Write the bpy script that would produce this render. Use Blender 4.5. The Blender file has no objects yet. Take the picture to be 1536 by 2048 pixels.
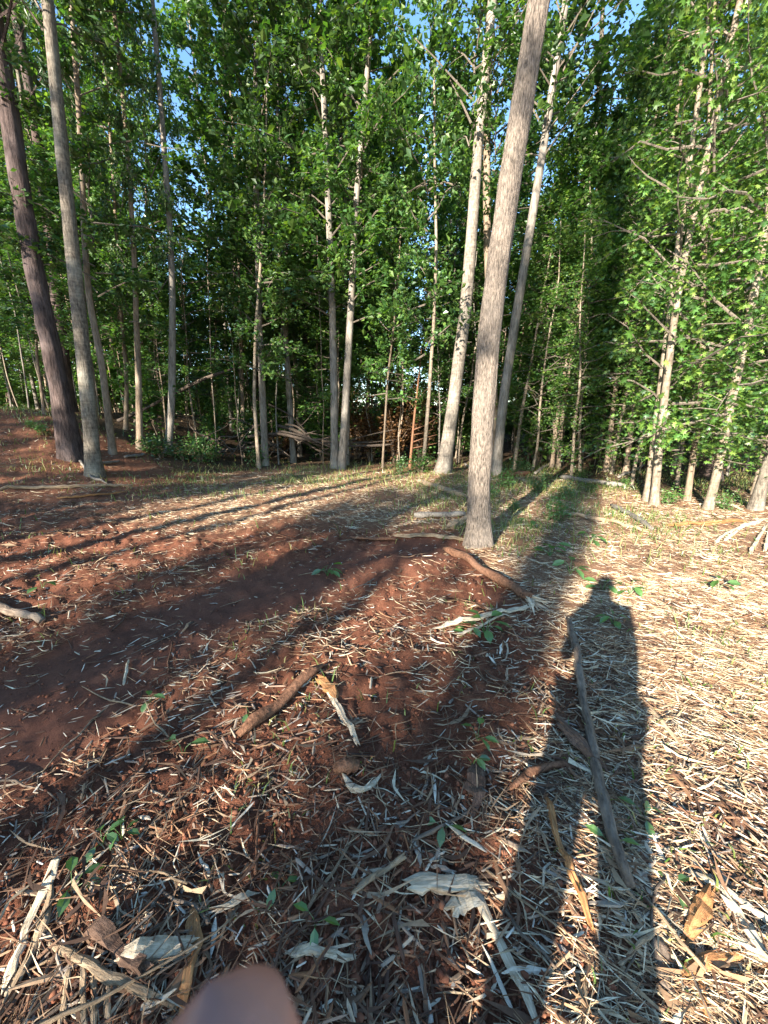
import bpy, bmesh, math, random
import numpy as np
from mathutils import Vector, Matrix, Euler

R = math.radians
rng = np.random.default_rng(7)
random.seed(7)
scene = bpy.context.scene
COL = scene.collection

# ------------------------------------------------------------------ camera, light, exposure
CAM = np.array([0.0, 0.0, 1.5])
PITCH = R(13.0)
FOC = 768.0                      # focal length in photograph pixels (1536 wide)
SUN_EL, SUN_AZ = R(20.8), R(210.7)   # azimuth of the sun, clockwise from +Y

cam_data = bpy.data.cameras.new('camera')
cam = bpy.data.objects.new('camera', cam_data)
COL.objects.link(cam)
cam.location = CAM
cam.rotation_euler = (R(90) - PITCH, 0, 0)
cam_data.sensor_fit = 'HORIZONTAL'
cam_data.sensor_width = 36.0
cam_data.lens = 18.0
cam_data.clip_start = 0.01
cam_data.clip_end = 2000
cam_data.dof.use_dof = True
cam_data.dof.focus_distance = 5.0
cam_data.dof.aperture_fstop = 18.0
scene.camera = cam

world = bpy.data.worlds.new('World')
scene.world = world
world.use_nodes = True
wn = world.node_tree
wn.nodes.clear()
sky = wn.nodes.new('ShaderNodeTexSky')
sky.sky_type = 'NISHITA'
sky.sun_disc = False
sky.sun_elevation = SUN_EL
sky.sun_rotation = SUN_AZ
sky.air_density = 1.0
sky.dust_density = 0.1
sky.ozone_density = 1.4
bg = wn.nodes.new('ShaderNodeBackground')
bg.inputs['Strength'].default_value = 0.105
wo = wn.nodes.new('ShaderNodeOutputWorld')
hsv = wn.nodes.new('ShaderNodeHueSaturation')
hsv.inputs['Saturation'].default_value = 1.15
wn.links.new(sky.outputs['Color'], hsv.inputs['Color'])
wn.links.new(hsv.outputs['Color'], bg.inputs['Color'])
wn.links.new(bg.outputs['Background'], wo.inputs['Surface'])

sun_data = bpy.data.lights.new('sun', 'SUN')
sun_data.energy = 5.0
sun_data.angle = R(0.65)
sun_data.color = (1.0, 0.915, 0.79)
sun = bpy.data.objects.new('sun', sun_data)
COL.objects.link(sun)
TO_SUN = Vector((math.sin(SUN_AZ) * math.cos(SUN_EL), math.cos(SUN_AZ) * math.cos(SUN_EL), math.sin(SUN_EL)))
sun.rotation_euler = TO_SUN.to_track_quat('Z', 'Y').to_euler()
sun.location = (-10, -17, 12)

scene.view_settings.view_transform = 'Standard'
scene.view_settings.look = 'None'
scene.view_settings.gamma = 1.0
scene.view_settings.use_curve_mapping = False
scene.view_settings.exposure = 2.3
scene.render.engine = 'CYCLES'
cy = scene.cycles
cy.max_bounces = 8
cy.diffuse_bounces = 6
cy.glossy_bounces = 2
cy.transmission_bounces = 4
cy.transparent_max_bounces = 4
cy.sample_clamp_indirect = 8
cy.use_denoising = True
cy.use_adaptive_sampling = False

# ------------------------------------------------------------------ small tools
def sm(t):
    t = np.clip(t, 0, 1)
    return t * t * (3 - 2 * t)

def vnoise(x, y, seed=0.0):
    x = np.asarray(x, float); y = np.asarray(y, float)
    xi, yi = np.floor(x), np.floor(y)
    fx, fy = sm(x - xi), sm(y - yi)
    def hsh(a, b):
        v = np.sin(a * 127.1 + b * 311.7 + seed * 74.7) * 43758.5453
        return v - np.floor(v)
    a = hsh(xi, yi); b = hsh(xi + 1, yi); c = hsh(xi, yi + 1); d = hsh(xi + 1, yi + 1)
    return (a + (b - a) * fx) * (1 - fy) + (c + (d - c) * fx) * fy - 0.5

TRACK = np.array([(-2.6, 0.3), (-1.95, 1.9), (-1.45, 3.0), (-0.3, 3.95), (0.5, 4.3)])
def track_dist(x, y):
    best = np.full(np.shape(x), 1e9)
    for a, b in zip(TRACK[:-1], TRACK[1:]):
        d = b - a
        t = np.clip(((x - a[0]) * d[0] + (y - a[1]) * d[1]) / (d @ d), 0, 1)
        best = np.minimum(best, np.hypot(x - a[0] - t * d[0], y - a[1] - t * d[1]))
    return best
def bare(x, y):                                       # 1 on the smooth driven clay
    w = 0.62 + 0.5 * vnoise(x * 1.3, y * 1.3, 5) + 0.25 * vnoise(x * 4, y * 4, 6)
    return 1 - sm((track_dist(x, y) - w * 0.5) / 0.4)
def mulch(x, y):                                      # straw-like cover, strong on the right and beyond 4 m
    a = sm((x - 0.3 - 0.12 * y + 0.8 * vnoise(x * .9, y * .9, 8)) / 0.9)
    b = sm((y - 4.0 + 1.6 * vnoise(x * .7, y * .7, 9) + 0.25 * x) / 2.0) * (1 - 0.75 * sm((-x - 3.2) / 2.5))
    return np.clip(np.maximum(a, b * 0.85) - 0.6 * bare(x, y), 0, 1)
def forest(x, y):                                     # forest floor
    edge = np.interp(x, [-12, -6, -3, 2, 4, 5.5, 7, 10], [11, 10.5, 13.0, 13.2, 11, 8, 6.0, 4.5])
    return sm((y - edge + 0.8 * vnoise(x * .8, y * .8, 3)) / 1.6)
def height(x, y):
    x = np.asarray(x, float); y = np.asarray(y, float)
    bank = 1.9 * sm((-x - 4.5) / 6.5) * sm((y - 5) / 7)
    far = sm((np.hypot(x, y) - 20) / 30)
    br = bare(x, y)
    z = bank + 0.10 * vnoise(x * .35, y * .35, 1) * sm((np.hypot(x, y) - 1) / 4) + far * 1.2 * vnoise(x * .03, y * .03, 2)
    rough = (1 - 0.8 * br) * (1 - 0.5 * mulch(x, y))
    z = z + 0.05 * vnoise(x * 1.7, y * 1.7, 11) + rough * (0.075 * vnoise(x * 4.5, y * 4.5, 12) + 0.040 * np.abs(vnoise(x * 11, y * 11, 13)) * 2 + 0.022 * vnoise(x * 23, y * 26, 14))
    # tread bars pressed into the smooth clay
    ux = (x + 1.9) * 0.5 + (y - 2.6) * 0.86
    bars = np.sin(ux * 2 * math.pi / 0.16 + 3 * vnoise(x * 2, y * 2, 4))
    lump = np.clip(vnoise(x * 1.1, y * 1.1, 21) + .15, 0, 1)
    z = z + br * (.030 * vnoise(x * 6, y * 6, 51) + .014 * vnoise(x * 19, y * 19, 52)) - br * 0.03 + br * 0.016 * np.clip(bars, -0.2, 1) * lump * 1.6 * (1 + 1.6 * vnoise(x * 8, y * 8, 54)) * np.exp(-(((x + 1.75) / .55) ** 2 + ((y - 2.5) / .6) ** 2))
    # a loose heap of clay left of the big trunk
    z = z + 0.13 * np.exp(-(((x - 0.12) / 0.6) ** 2 + ((y - 3.75) / 0.35) ** 2)) * (1 + 0.8 * vnoise(x * 7, y * 7, 31))
    return z

def ray(px, py):
    x, d = (px - 768) / FOC, (py - 1024) / FOC
    c, s = math.cos(PITCH), math.sin(PITCH)
    return np.array([x, c - d * s, -(s + d * c)])
def ground_at(px, py):
    r = ray(px, py)
    s = np.geomspace(0.4, 80, 4000)
    P = CAM + s[:, None] * r
    below = P[:, 2] < height(P[:, 0], P[:, 1])
    i = int(np.argmax(below)) if below.any() else len(s) - 1
    p = P[i].copy(); p[2] = height(p[0], p[1])
    return p
def at_depth(px, py, Y):
    r = ray(px, py)
    return CAM + r * (Y / r[1])

def mk_mesh(name, V, faces, mats=(), midx=None, smooth=False):
    """faces: list of int arrays (n x k); one mesh from numpy data"""
    me = bpy.data.meshes.new(name)
    V = np.ascontiguousarray(V, dtype=np.float32)
    faces = [np.asarray(f, dtype=np.int32) for f in faces if len(f)]
    loops = np.concatenate([f.ravel() for f in faces])
    tot = np.concatenate([np.full(len(f), f.shape[1], np.int32) for f in faces])
    start = np.concatenate([[0], np.cumsum(tot)[:-1]]).astype(np.int32)
    me.vertices.add(len(V)); me.vertices.foreach_set('co', V.ravel())
    me.loops.add(len(loops)); me.loops.foreach_set('vertex_index', loops)
    me.polygons.add(len(tot)); me.polygons.foreach_set('loop_start', start); me.polygons.foreach_set('loop_total', tot)
    if midx is not None:
        me.polygons.foreach_set('material_index', np.asarray(midx, np.int32))
    me.polygons.foreach_set('use_smooth', np.full(len(tot), bool(smooth)))
    for m in mats: me.materials.append(m)
    me.update(calc_edges=True); me.validate()
    return me
def link(name, data, parent=None, loc=None, rot=None, scale=None):
    o = bpy.data.objects.new(name, data)
    COL.objects.link(o)
    if parent: o.parent = parent
    if loc is not None: o.location = loc
    if rot is not None: o.rotation_euler = rot
    if scale is not None: o.scale = scale
    return o
def tag(o, label=None, cat=None, group=None, kind=None):
    if label: o['label'] = label
    if cat: o['category'] = cat
    if group: o['group'] = group
    if kind: o['kind'] = kind
    return o
def thing(name, label, cat, loc=(0, 0, 0), group=None, rz=0.0):
    o = link(name, None, loc=loc, rot=(0, 0, rz))
    o.empty_display_size = 0.2
    return tag(o, label, cat, group)
def copy_thing(root, loc, rz=0, scale=(1, 1, 1), label=None, rot=None):
    r = root.copy(); COL.objects.link(r)
    r.location = loc; r.rotation_euler = rot if rot is not None else (0, 0, rz); r.scale = scale
    if label: r['label'] = label
    for ch in root.children:
        c = ch.copy(); COL.objects.link(c); c.parent = r
        for g in ch.children:
            d = g.copy(); COL.objects.link(d); d.parent = c
    return r

def resample(P, n):
    P = np.asarray(P, float)
    d = np.concatenate([[0], np.cumsum(np.linalg.norm(np.diff(P, axis=0), axis=1))])
    t = np.linspace(0, d[-1], n)
    Q = np.stack([np.interp(t, d, P[:, i]) for i in range(3)], 1)
    for _ in range(max(1, n // 12)):                  # soften the corners
        Q[1:-1] = 0.25 * Q[:-2] + 0.5 * Q[1:-1] + 0.25 * Q[2:]
    return Q, t / max(d[-1], 1e-9)
def tube(P, rad, k=8, flat=1.0, disp=None, cap=True, v0=0):
    P = np.asarray(P, float); n = len(P)
    T = np.gradient(P, axis=0); T /= np.linalg.norm(T, axis=1)[:, None] + 1e-12
    up = np.array([0, 0, 1.0]) if abs(T[0][2]) < 0.8 else np.array([0, 1.0, 0])
    A = np.cross(T, up); A /= np.linalg.norm(A, axis=1)[:, None] + 1e-12
    B = np.cross(A, T)
    a = np.linspace(0, 2 * math.pi, k, endpoint=False)
    rr = np.broadcast_to(np.asarray(rad, float)[:, None], (n, k)).copy()
    if disp is not None: rr = rr * disp(n, a)
    V = P[:, None, :] + rr[:, :, None] * (np.cos(a)[None, :, None] * A[:, None, :] + flat * np.sin(a)[None, :, None] * B[:, None, :])
    V = V.reshape(-1, 3)
    i = np.arange(n - 1)[:, None] * k; j = np.arange(k)[None, :]; j2 = (j + 1) % k
    F = np.stack([i + j, i + j2, i + k + j2, i + k + j], -1).reshape(-1, 4)
    tri = np.zeros((0, 3), int)
    if cap:
        V = np.vstack([V, P[0], P[-1]])
        c0, c1 = n * k, n * k + 1
        jj = np.arange(k)
        tri = np.vstack([np.stack([np.full(k, c0), (jj + 1) % k, jj], 1),
                         np.stack([np.full(k, c1), (n - 1) * k + jj, (n - 1) * k + (jj + 1) % k], 1)])
    return V, F + v0, tri + v0
class Acc:                                            # collects pieces of one mesh
    def __init__(self): self.V = []; self.F4 = []; self.F3 = []; self.m4 = []; self.m3 = []; self.n = 0
    def add(self, V, F4=(), F3=(), m=0):
        if len(F4): self.F4.append(np.asarray(F4) + self.n); self.m4 += [m] * len(F4)
        if len(F3): self.F3.append(np.asarray(F3) + self.n); self.m3 += [m] * len(F3)
        self.V.append(V); self.n += len(V)
    def tube(self, P, rad, k=6, flat=1.0, m=0, disp=None, cap=True):
        V, F, t = tube(P, rad, k, flat, disp, cap); self.add(V, F, t, m)
    def mesh(self, name, mats, smooth=False):
        fs, mi = [], []
        if self.F4: fs.append(np.vstack(self.F4)); mi += self.m4
        if self.F3: fs.append(np.vstack(self.F3)); mi += self.m3
        return mk_mesh(name, np.vstack(self.V), fs, mats, mi, smooth)

def stamp(T, F, C, X, Y, Z, S):
    """copies of template T at centres C with axes X, Y, Z and sizes S (n x 3)"""
    n, m = len(C), len(T)
    V = C[:, None, :] + (T[None, :, 0, None] * S[:, 0, None, None]) * X[:, None, :] \
        + (T[None, :, 1, None] * S[:, 1, None, None]) * Y[:, None, :] + (T[None, :, 2, None] * S[:, 2, None, None]) * Z[:, None, :]
    FF = (np.asarray(F)[None] + (np.arange(n) * m)[:, None, None]).reshape(-1, np.asarray(F).shape[1])
    return V.reshape(-1, 3), FF
def frames(n, tilt, gen, yaw=None):
    """unit frames whose Z leans from vertical by about tilt"""
    Z = np.stack([gen.normal(0, tilt, n), gen.normal(0, tilt, n), np.ones(n)], 1); Z /= np.linalg.norm(Z, axis=1)[:, None]
    a = gen.uniform(0, 2 * math.pi, n) if yaw is None else yaw
    X = np.stack([np.cos(a), np.sin(a), np.zeros(n)], 1)
    X -= Z * (X * Z).sum(1)[:, None]; X /= np.linalg.norm(X, axis=1)[:, None]
    return X, np.cross(Z, X), Z

# ------------------------------------------------------------------ materials
def mat(name):
    m = bpy.data.materials.new(name); m.use_nodes = True
    nt = m.node_tree; nt.nodes.clear()
    out = nt.nodes.new('ShaderNodeOutputMaterial')
    return m, nt, out
def N(nt, t, **kw):
    n = nt.nodes.new(t)
    for k, v in kw.items():
        if k in n.inputs: n.inputs[k].default_value = v
        else: setattr(n, k, v)
    return n
def ramp(nt, stops, fac=None, interp='LINEAR'):
    r = nt.nodes.new('ShaderNodeValToRGB'); r.color_ramp.interpolation = interp
    e = r.color_ramp.elements
    while len(e) < len(stops): e.new(0.5)
    for el, (p, c) in zip(e, stops): el.position = p; el.color = (*c, 1)
    if fac is not None: nt.links.new(fac, r.inputs['Fac'])
    return r
def mixc(nt, fac, a, b, mode='MIX'):
    m = nt.nodes.new('ShaderNodeMix'); m.data_type = 'RGBA'; m.blend_type = mode
    for sock, v in ((m.inputs[0], fac), (m.inputs[6], a), (m.inputs[7], b)):
        if hasattr(v, 'default_value'): nt.links.new(v, sock)
        elif isinstance(v, (int, float)): sock.default_value = v
        else: sock.default_value = (*v, 1)
    return m.outputs[2]
def princ(nt, out, color, rough=0.85, bump=None, strength=0.5, dist=0.02, spec=0.25):
    p = N(nt, 'ShaderNodeBsdfPrincipled')
    p.inputs['Roughness'].default_value = rough
    p.inputs['Specular IOR Level'].default_value = spec
    if hasattr(color, 'default_value'): nt.links.new(color, p.inputs['Base Color'])
    else: p.inputs['Base Color'].default_value = (*color, 1)
    if bump is not None:
        b = N(nt, 'ShaderNodeBump', Strength=strength, Distance=dist)
        nt.links.new(bump, b.inputs['Height']); nt.links.new(b.outputs['Normal'], p.inputs['Normal'])
    nt.links.new(p.outputs[0], out.inputs['Surface'])
    return p
def coords(nt, scale=(1, 1, 1), kind='Object'):
    t = N(nt, 'ShaderNodeTexCoord'); m = N(nt, 'ShaderNodeMapping')
    m.inputs['Scale'].default_value = scale
    nt.links.new(t.outputs[kind], m.inputs['Vector'])
    return m.outputs['Vector']
def noise(nt, vec, scale, detail=4, rough=0.6):
    n = N(nt, 'ShaderNodeTexNoise', Scale=scale, Detail=detail, Roughness=rough)
    nt.links.new(vec, n.inputs['Vector'])
    return n.outputs['Fac']

def leaf_mat(name, cols, trans=0.35, gloss=0.08):
    m, nt, out = mat(name)
    g = N(nt, 'ShaderNodeNewGeometry'); oi = N(nt, 'ShaderNodeObjectInfo')
    r = ramp(nt, [(i / (len(cols) - 1), c) for i, c in enumerate(cols)], g.outputs['Random Per Island'])
    hs = N(nt, 'ShaderNodeHueSaturation')
    mr = N(nt, 'ShaderNodeMapRange'); mr.inputs['To Min'].default_value = 0.7; mr.inputs['To Max'].default_value = 1.3
    nt.links.new(oi.outputs['Random'], mr.inputs['Value']); nt.links.new(mr.outputs[0], hs.inputs['Value'])
    nt.links.new(r.outputs[0], hs.inputs['Color'])
    d = N(nt, 'ShaderNodeBsdfDiffuse'); t = N(nt, 'ShaderNodeBsdfTranslucent'); gl = N(nt, 'ShaderNodeBsdfGlossy', Roughness=0.45)
    tc = mixc(nt, 1.0, hs.outputs[0], (1.5, 1.5, 0.6), 'MULTIPLY')
    nt.links.new(hs.outputs[0], d.inputs['Color']); nt.links.new(tc, t.inputs['Color'])
    m1 = N(nt, 'ShaderNodeMixShader', Fac=trans); m2 = N(nt, 'ShaderNodeMixShader', Fac=gloss)
    nt.links.new(d.outputs[0], m1.inputs[1]); nt.links.new(t.outputs[0], m1.inputs[2])
    nt.links.new(m1.outputs[0], m2.inputs[1]); nt.links.new(gl.outputs[0], m2.inputs[2])
    nt.links.new(m2.outputs[0], out.inputs['Surface'])
    return m
M_LEAF = leaf_mat('forest_leaf', [(.022, .066, .015), (.040, .112, .020), (.066, .152, .026), (.13, .215, .036)], .42)
M_LEAF2 = leaf_mat('maple_leaf', [(.030, .085, .016), (.052, .135, .02), (.095, .20, .03), (.19, .27, .045)], .42)
M_PINE = leaf_mat('pine_needle', [(.02, .05, .018), (.03, .065, .025), (.05, .08, .03)], .15, .05)
M_DEADLEAF = leaf_mat('dead_foliage', [(.05, .025, .014), (.085, .042, .018), (.13, .07, .028), (.035, .022, .014)], .25, .03)
M_LITTERLEAF = leaf_mat('leaf_litter', [(.10, .06, .03), (.18, .11, .06), (.28, .19, .11), (.07, .04, .025)], .1, .04)
M_WEED = leaf_mat('weed_leaf', [(.045, .12, .025), (.07, .16, .03), (.10, .20, .04)], .35, .1)
M_GRASS = leaf_mat('grass_blade', [(.05, .11, .02), (.09, .15, .03), (.16, .18, .05), (.30, .26, .11)], .35, .05)

def bark_mat(name, dark, light, patch=None, vscale=(14, 14, 2.2), bump=0.6, patch_amt=0.5, rings=False, dist=0.02):
    m, nt, out = mat(name)
    v = coords(nt, vscale)
    n1 = noise(nt, v, 1.6, 6, .65)
    n2 = noise(nt, coords(nt, (1, 1, .6)), 2.2, 4)
    n3 = noise(nt, coords(nt, (1, 1, 1)), 45, 3)
    c = ramp(nt, [(.32, dark), (.68, light)], n1).outputs[0]
    if patch is not None:
        f = ramp(nt, [(.48, (0, 0, 0)), (.66, (patch_amt,) * 3)], n2).outputs[0]
        c = mixc(nt, f, c, patch)
    c = mixc(nt, .25, c, ramp(nt, [(.3, (.5, .5, .5)), (.7, (1.3, 1.3, 1.3))], n3).outputs[0], 'MULTIPLY')
    h = n1
    if rings:
        nr = noise(nt, coords(nt, (2.5, 2.5, 26)), 1.0, 4, .6)
        f = ramp(nt, [(.35, (.55, .55, .55)), (.6, (1.15, 1.15, 1.15))], nr).outputs[0]
        c = mixc(nt, .55, c, f, 'MULTIPLY')
    princ(nt, out, c, .9, h, bump, dist, .15)
    return m
B_GREY = bark_mat('grey_bark', (.065, .055, .045), (.27, .235, .195), (.33, .30, .26), (18, 18, 3.0), .8)
B_NEAR = bark_mat('furrowed_grey_bark', (.045, .037, .031), (.36, .29, .23), (.22, .185, .155), (46, 46, 10), 1.0, .5, dist=.04)
B_RING = bark_mat('ringed_grey_bark', (.085, .068, .054), (.30, .255, .205), (.33, .29, .24), (14, 14, 5), .7, .5, True)
B_LICHEN = bark_mat('lichen_bark', (.05, .042, .033), (.22, .185, .145), (.27, .26, .215), (20, 20, 6), .9, .6, True)
B_PINE = bark_mat('dark_pine_bark', (.025, .018, .016), (.12, .085, .075), (.15, .12, .115), (15, 15, 2.6), 1.0, .4, dist=.04)
B_TAN = bark_mat('tan_bark', (.085, .06, .042), (.27, .205, .145), (.31, .26, .20), (18, 18, 3.5), .6)
B_PALE = bark_mat('pale_bark', (.10, .075, .053), (.29, .235, .175), (.33, .285, .225), (16, 16, 5), .6, .5, True)
B_DEAD = bark_mat('weathered_dead_wood', (.06, .05, .042), (.24, .21, .175), (.30, .27, .23), (20, 20, 20), .6)
B_BRUSH = bark_mat('old_brush_wood', (.03, .022, .018), (.115, .09, .07), None, (20, 20, 20), .5)
B_STICK = bark_mat('grey_stick_bark', (.07, .05, .037), (.23, .175, .13), (.28, .235, .19), (8, 34, 34), .8, .5)
B_ROOT = bark_mat('reddish_brown_bark', (.075, .035, .02), (.26, .13, .075), (.20, .11, .07), (30, 30, 30), .8, .5)

def wood_mat(name, cols, use_obj=False):
    m, nt, out = mat(name)
    if use_obj: f = N(nt, 'ShaderNodeObjectInfo').outputs['Random']
    else: f = N(nt, 'ShaderNodeNewGeometry').outputs['Random Per Island']
    c = ramp(nt, cols, f).outputs[0]
    n = noise(nt, coords(nt, (1, 1, 1)), 60 if not use_obj else 9, 3)
    c = mixc(nt, .45, c, ramp(nt, [(.3, (.45, .42, .4)), (.65, (1.2, 1.2, 1.2))], n).outputs[0], 'MULTIPLY')
    princ(nt, out, c, .8, n, .3, .004, .2)
    return m
CHIP_COLS = [(0.0, (.07, .038, .026)), (.25, (.14, .068, .042)), (.45, (.26, .145, .08)), (.62, (.33, .225, .14)), (.76, (.22, .18, .15)), (.9, (.48, .40, .29)), (1.0, (.64, .58, .47))]
M_CHIP = wood_mat('wood_chips', CHIP_COLS)
STRAW_COLS = [(0.0, (.08, .045, .03)), (.22, (.18, .10, .055)), (.45, (.35, .225, .125)), (.7, (.52, .41, .26)), (1.0, (.68, .61, .45))]
M_STRAW = wood_mat('shredded_fibre', STRAW_COLS)
M_WHITECHIP = wood_mat('whitish_chip', [(0, (.26, .19, .13)), (.5, (.42, .35, .26)), (1, (.66, .61, .52))])
M_STRIP = wood_mat('bark_strip', [(0, (.06, .035, .025)), (.35, (.13, .07, .045)), (.6, (.28, .13, .06)), (.8, (.24, .19, .15)), (1, (.46, .37, .26))])
M_CHIP1 = wood_mat('wood_splinter', [(0.0, (.11, .065, .04)), (.25, (.22, .12, .065)), (.5, (.34, .22, .13)), (.7, (.26, .22, .18)), (.88, (.48, .40, .29)), (1.0, (.62, .57, .47))], True)

def split_wood(name, a, b, sc=(.10, 1, 1)):
    m, nt, out = mat(name)
    n = noise(nt, coords(nt, sc), 130, 5, .7)
    n2 = noise(nt, coords(nt, (.5, 1, 1)), 22, 4, .65)
    c = ramp(nt, [(.3, a), (.7, b)], n).outputs[0]
    c = mixc(nt, .5, c, ramp(nt, [(.3, (.22, .17, .13)), (.62, (1.15, 1.15, 1.15))], n2).outputs[0], 'MULTIPLY')
    princ(nt, out, c, .8, n, .9, .008, .1)
    return m
M_PALEWOOD = split_wood('pale_split_wood', (.34, .26, .17), (.68, .59, .44))
M_ORANGEWOOD = split_wood('orange_split_wood', (.26, .11, .045), (.50, .26, .11))
M_TANWOOD = split_wood('tan_split_wood', (.19, .125, .075), (.42, .32, .21))
M_DARKBARK = split_wood('torn_bark', (.06, .035, .025), (.21, .13, .09))

def ground_mat():
    m, nt, out = mat('red_clay_ground')
    v = coords(nt, (1, 1, 1))
    def attr(n): 
        a = N(nt, 'ShaderNodeAttribute'); a.attribute_name = n; return a.outputs['Fac']
    n1 = noise(nt, v, 1.1, 5, .6); n2 = noise(nt, v, 7, 6, .65); n3 = noise(nt, v, 60, 5, .75); n4 = noise(nt, v, 260, 3, .7)
    clay = ramp(nt, [(.3, (.085, .034, .020)), (.55, (.19, .076, .043)), (.75, (.31, .14, .080))], n2).outputs[0]
    clay = mixc(nt, ramp(nt, [(.4, (0, 0, 0)), (.65, (.6, .6, .6))], n1).outputs[0], clay, (.215, .088, .05))
    clay = mixc(nt, .65, clay, ramp(nt, [(.32, (.4, .36, .36)), (.66, (1.35, 1.32, 1.3))], n3).outputs[0], 'MULTIPLY')
    clay = mixc(nt, .5, clay, ramp(nt, [(.35, (.5, .47, .46)), (.65, (1.3, 1.3, 1.3))], n4).outputs[0], 'MULTIPLY')
    smooth = mixc(nt, .45, clay, (.135, .064, .046))
    clay = mixc(nt, attr('bare'), clay, smooth)
    mul = ramp(nt, [(.25, (.09, .045, .028)), (.5, (.22, .12, .07)), (.75, (.34, .23, .14))], n3).outputs[0]
    c = mixc(nt, attr('mulch'), clay, mul)
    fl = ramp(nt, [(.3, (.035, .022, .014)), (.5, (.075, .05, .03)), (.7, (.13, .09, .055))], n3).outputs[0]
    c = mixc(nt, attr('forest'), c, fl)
    h = mixc(nt, .45, mixc(nt, .5, n2, n3), n4)
    princ(nt, out, c, .92, h, 1.0, .022, .12)
    return m
M_GROUND = ground_mat()

# ------------------------------------------------------------------ ground
def build_ground():
    rad = np.concatenate([[0.0], np.geomspace(0.12, 700, 500)])
    ang = np.concatenate([np.linspace(-62, 62, 520), np.linspace(62, 298, 130)[1:-1]])
    ang = np.radians(ang); na = len(ang)
    x = rad[1:, None] * np.sin(ang)[None]; y = rad[1:, None] * np.cos(ang)[None]
    z = height(x, y)
    V = np.vstack([[[0, 0, float(height(0, 0))]], np.stack([x, y, z], -1).reshape(-1, 3)])
    i = np.arange(len(rad) - 2)[:, None] * na; j = np.arange(na)[None]; j2 = (j + 1) % na
    F = 1 + np.stack([i + j, i + na + j, i + na + j2, i + j2], -1).reshape(-1, 4)
    jj = np.arange(na)
    T = np.stack([np.zeros(na, int), 1 + jj, 1 + (jj + 1) % na], 1)
    me = mk_mesh('ground', V, [F, T], [M_GROUND], None, True)
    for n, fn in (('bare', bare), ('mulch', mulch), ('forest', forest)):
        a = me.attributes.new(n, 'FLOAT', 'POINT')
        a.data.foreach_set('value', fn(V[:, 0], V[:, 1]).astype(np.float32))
    # faces must look up
    if me.polygons[0].normal.z < 0: me.flip_normals()
    return tag(link('ground', me), 'red clay ground churned up and strewn with wood chips', None, None, 'structure')
build_ground()

# ------------------------------------------------------------------ leaves and crowns
DIAMOND = (np.array([(-.5, 0, 0), (0, -.34, .07), (.5, 0, -.03), (0, .34, .07)]), np.array([(0, 1, 2), (0, 2, 3)]))
def star_leaf():
    pts = []
    for a, r in ((180, .18), (140, .45), (118, .22), (95, .55), (62, .26), (38, .55), (20, .3), (0, .62), (-20, .3), (-38, .55), (-62, .26), (-95, .55), (-118, .22), (-140, .45)):
        pts.append((r * math.cos(R(a)), r * math.sin(R(a)), -.12 * r * r * 2))
    V = np.array([(0, 0, .04)] + pts); n = len(pts)
    return V, np.array([(0, 1 + (i + 1) % n, 1 + i) for i in range(n)])
STAR = star_leaf()
def oval_leaf():
    V = np.array([(0, 0, 0), (.28, -.22, .05), (.62, -.24, .04), (1, 0, -.12), (.62, .24, .04), (.28, .22, .05), (.35, 0, 0.0), (.65, 0, -.02)])
    return V, np.array([(0, 1, 6), (1, 2, 7), (1, 7, 6), (2, 3, 7), (3, 4, 7), (4, 5, 6), (4, 6, 7), (5, 0, 6)])
OVAL = oval_leaf()

def crown_mesh(name, H, z0, Rad, nl, per, size, tmpl, seed, leaf, bark, rise=(5, 45), tip=0.5, droop=.15, plate=.14, spread=.34, twig=True, lr=.018):
    g = np.random.default_rng(seed)
    A = Acc(); C = []
    zs = z0 + (H - z0) * (np.arange(nl) + g.uniform(0, 1, nl)) / nl
    az = np.cumsum(g.uniform(1.6, 3.2, nl))
    for z, a in zip(zs, az):
        t = (z - z0) / (H - z0)
        L = Rad * (0.55 + 0.75 * math.sin(math.pi * min(1, t * .8 + .2))) * (1 - (1 - tip) * t) * g.uniform(.55, 1.25)
        e = R(g.uniform(*rise)) 
        s = np.linspace(0, 1, 5)
        bend = g.normal(0, .18)
        P = np.stack([L * s * math.cos(e) * np.cos(a + bend * s), L * s * math.cos(e) * np.sin(a + bend * s), z + L * s * math.sin(e) - droop * L * s * s], 1)
        P[1:] += g.normal(0, .04, (4, 3))
        A.tube(P, np.linspace(lr * (.6 + L * .3), lr * .25, 5), 4, m=1, cap=False)
        n = int(per * g.uniform(.6, 1.4))
        nt_ = max(3, n // 14)                          # twigs carrying the leaves
        ts = g.uniform(.22, 1.0, nt_)
        base = np.stack([np.interp(ts, s, P[:, i]) for i in range(3)], 1)
        ta = a + g.choice([-1, 1], nt_) * g.uniform(.4, 1.4, nt_)
        tl = spread * g.uniform(.5, 1.6, nt_) * (0.6 + .5 * L / Rad)
        end = base + np.stack([np.cos(ta) * tl, np.sin(ta) * tl, g.normal(0.02, .12, nt_)], 1)
        if twig:
            for b, q in list(zip(base, end))[::3]:
                A.tube(np.array([b, (b + q) / 2 + (0, 0, .02), q]), (.006, .004, .002), 3, m=1, cap=False)
        k = g.integers(0, nt_, n); f = g.uniform(.15, 1.1, n)[:, None]
        C.append(base[k] + (end[k] - base[k]) * f + g.normal(0, 1, (n, 3)) * (plate * .6, plate * .6, plate))
    C = np.vstack(C); n = len(C)
    X, Y, Z = frames(n, .65, g)
    S = size * g.lognormal(-.05, .3, (n, 1)) * np.array([[1, .9, 1]]) * g.uniform(.85, 1.1, (n, 3))
    V, F = stamp(tmpl[0], tmpl[1], C, X, Y, Z, S)
    A.add(V, F3=F, m=0)
    return A.mesh(name, [leaf, bark])

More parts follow.
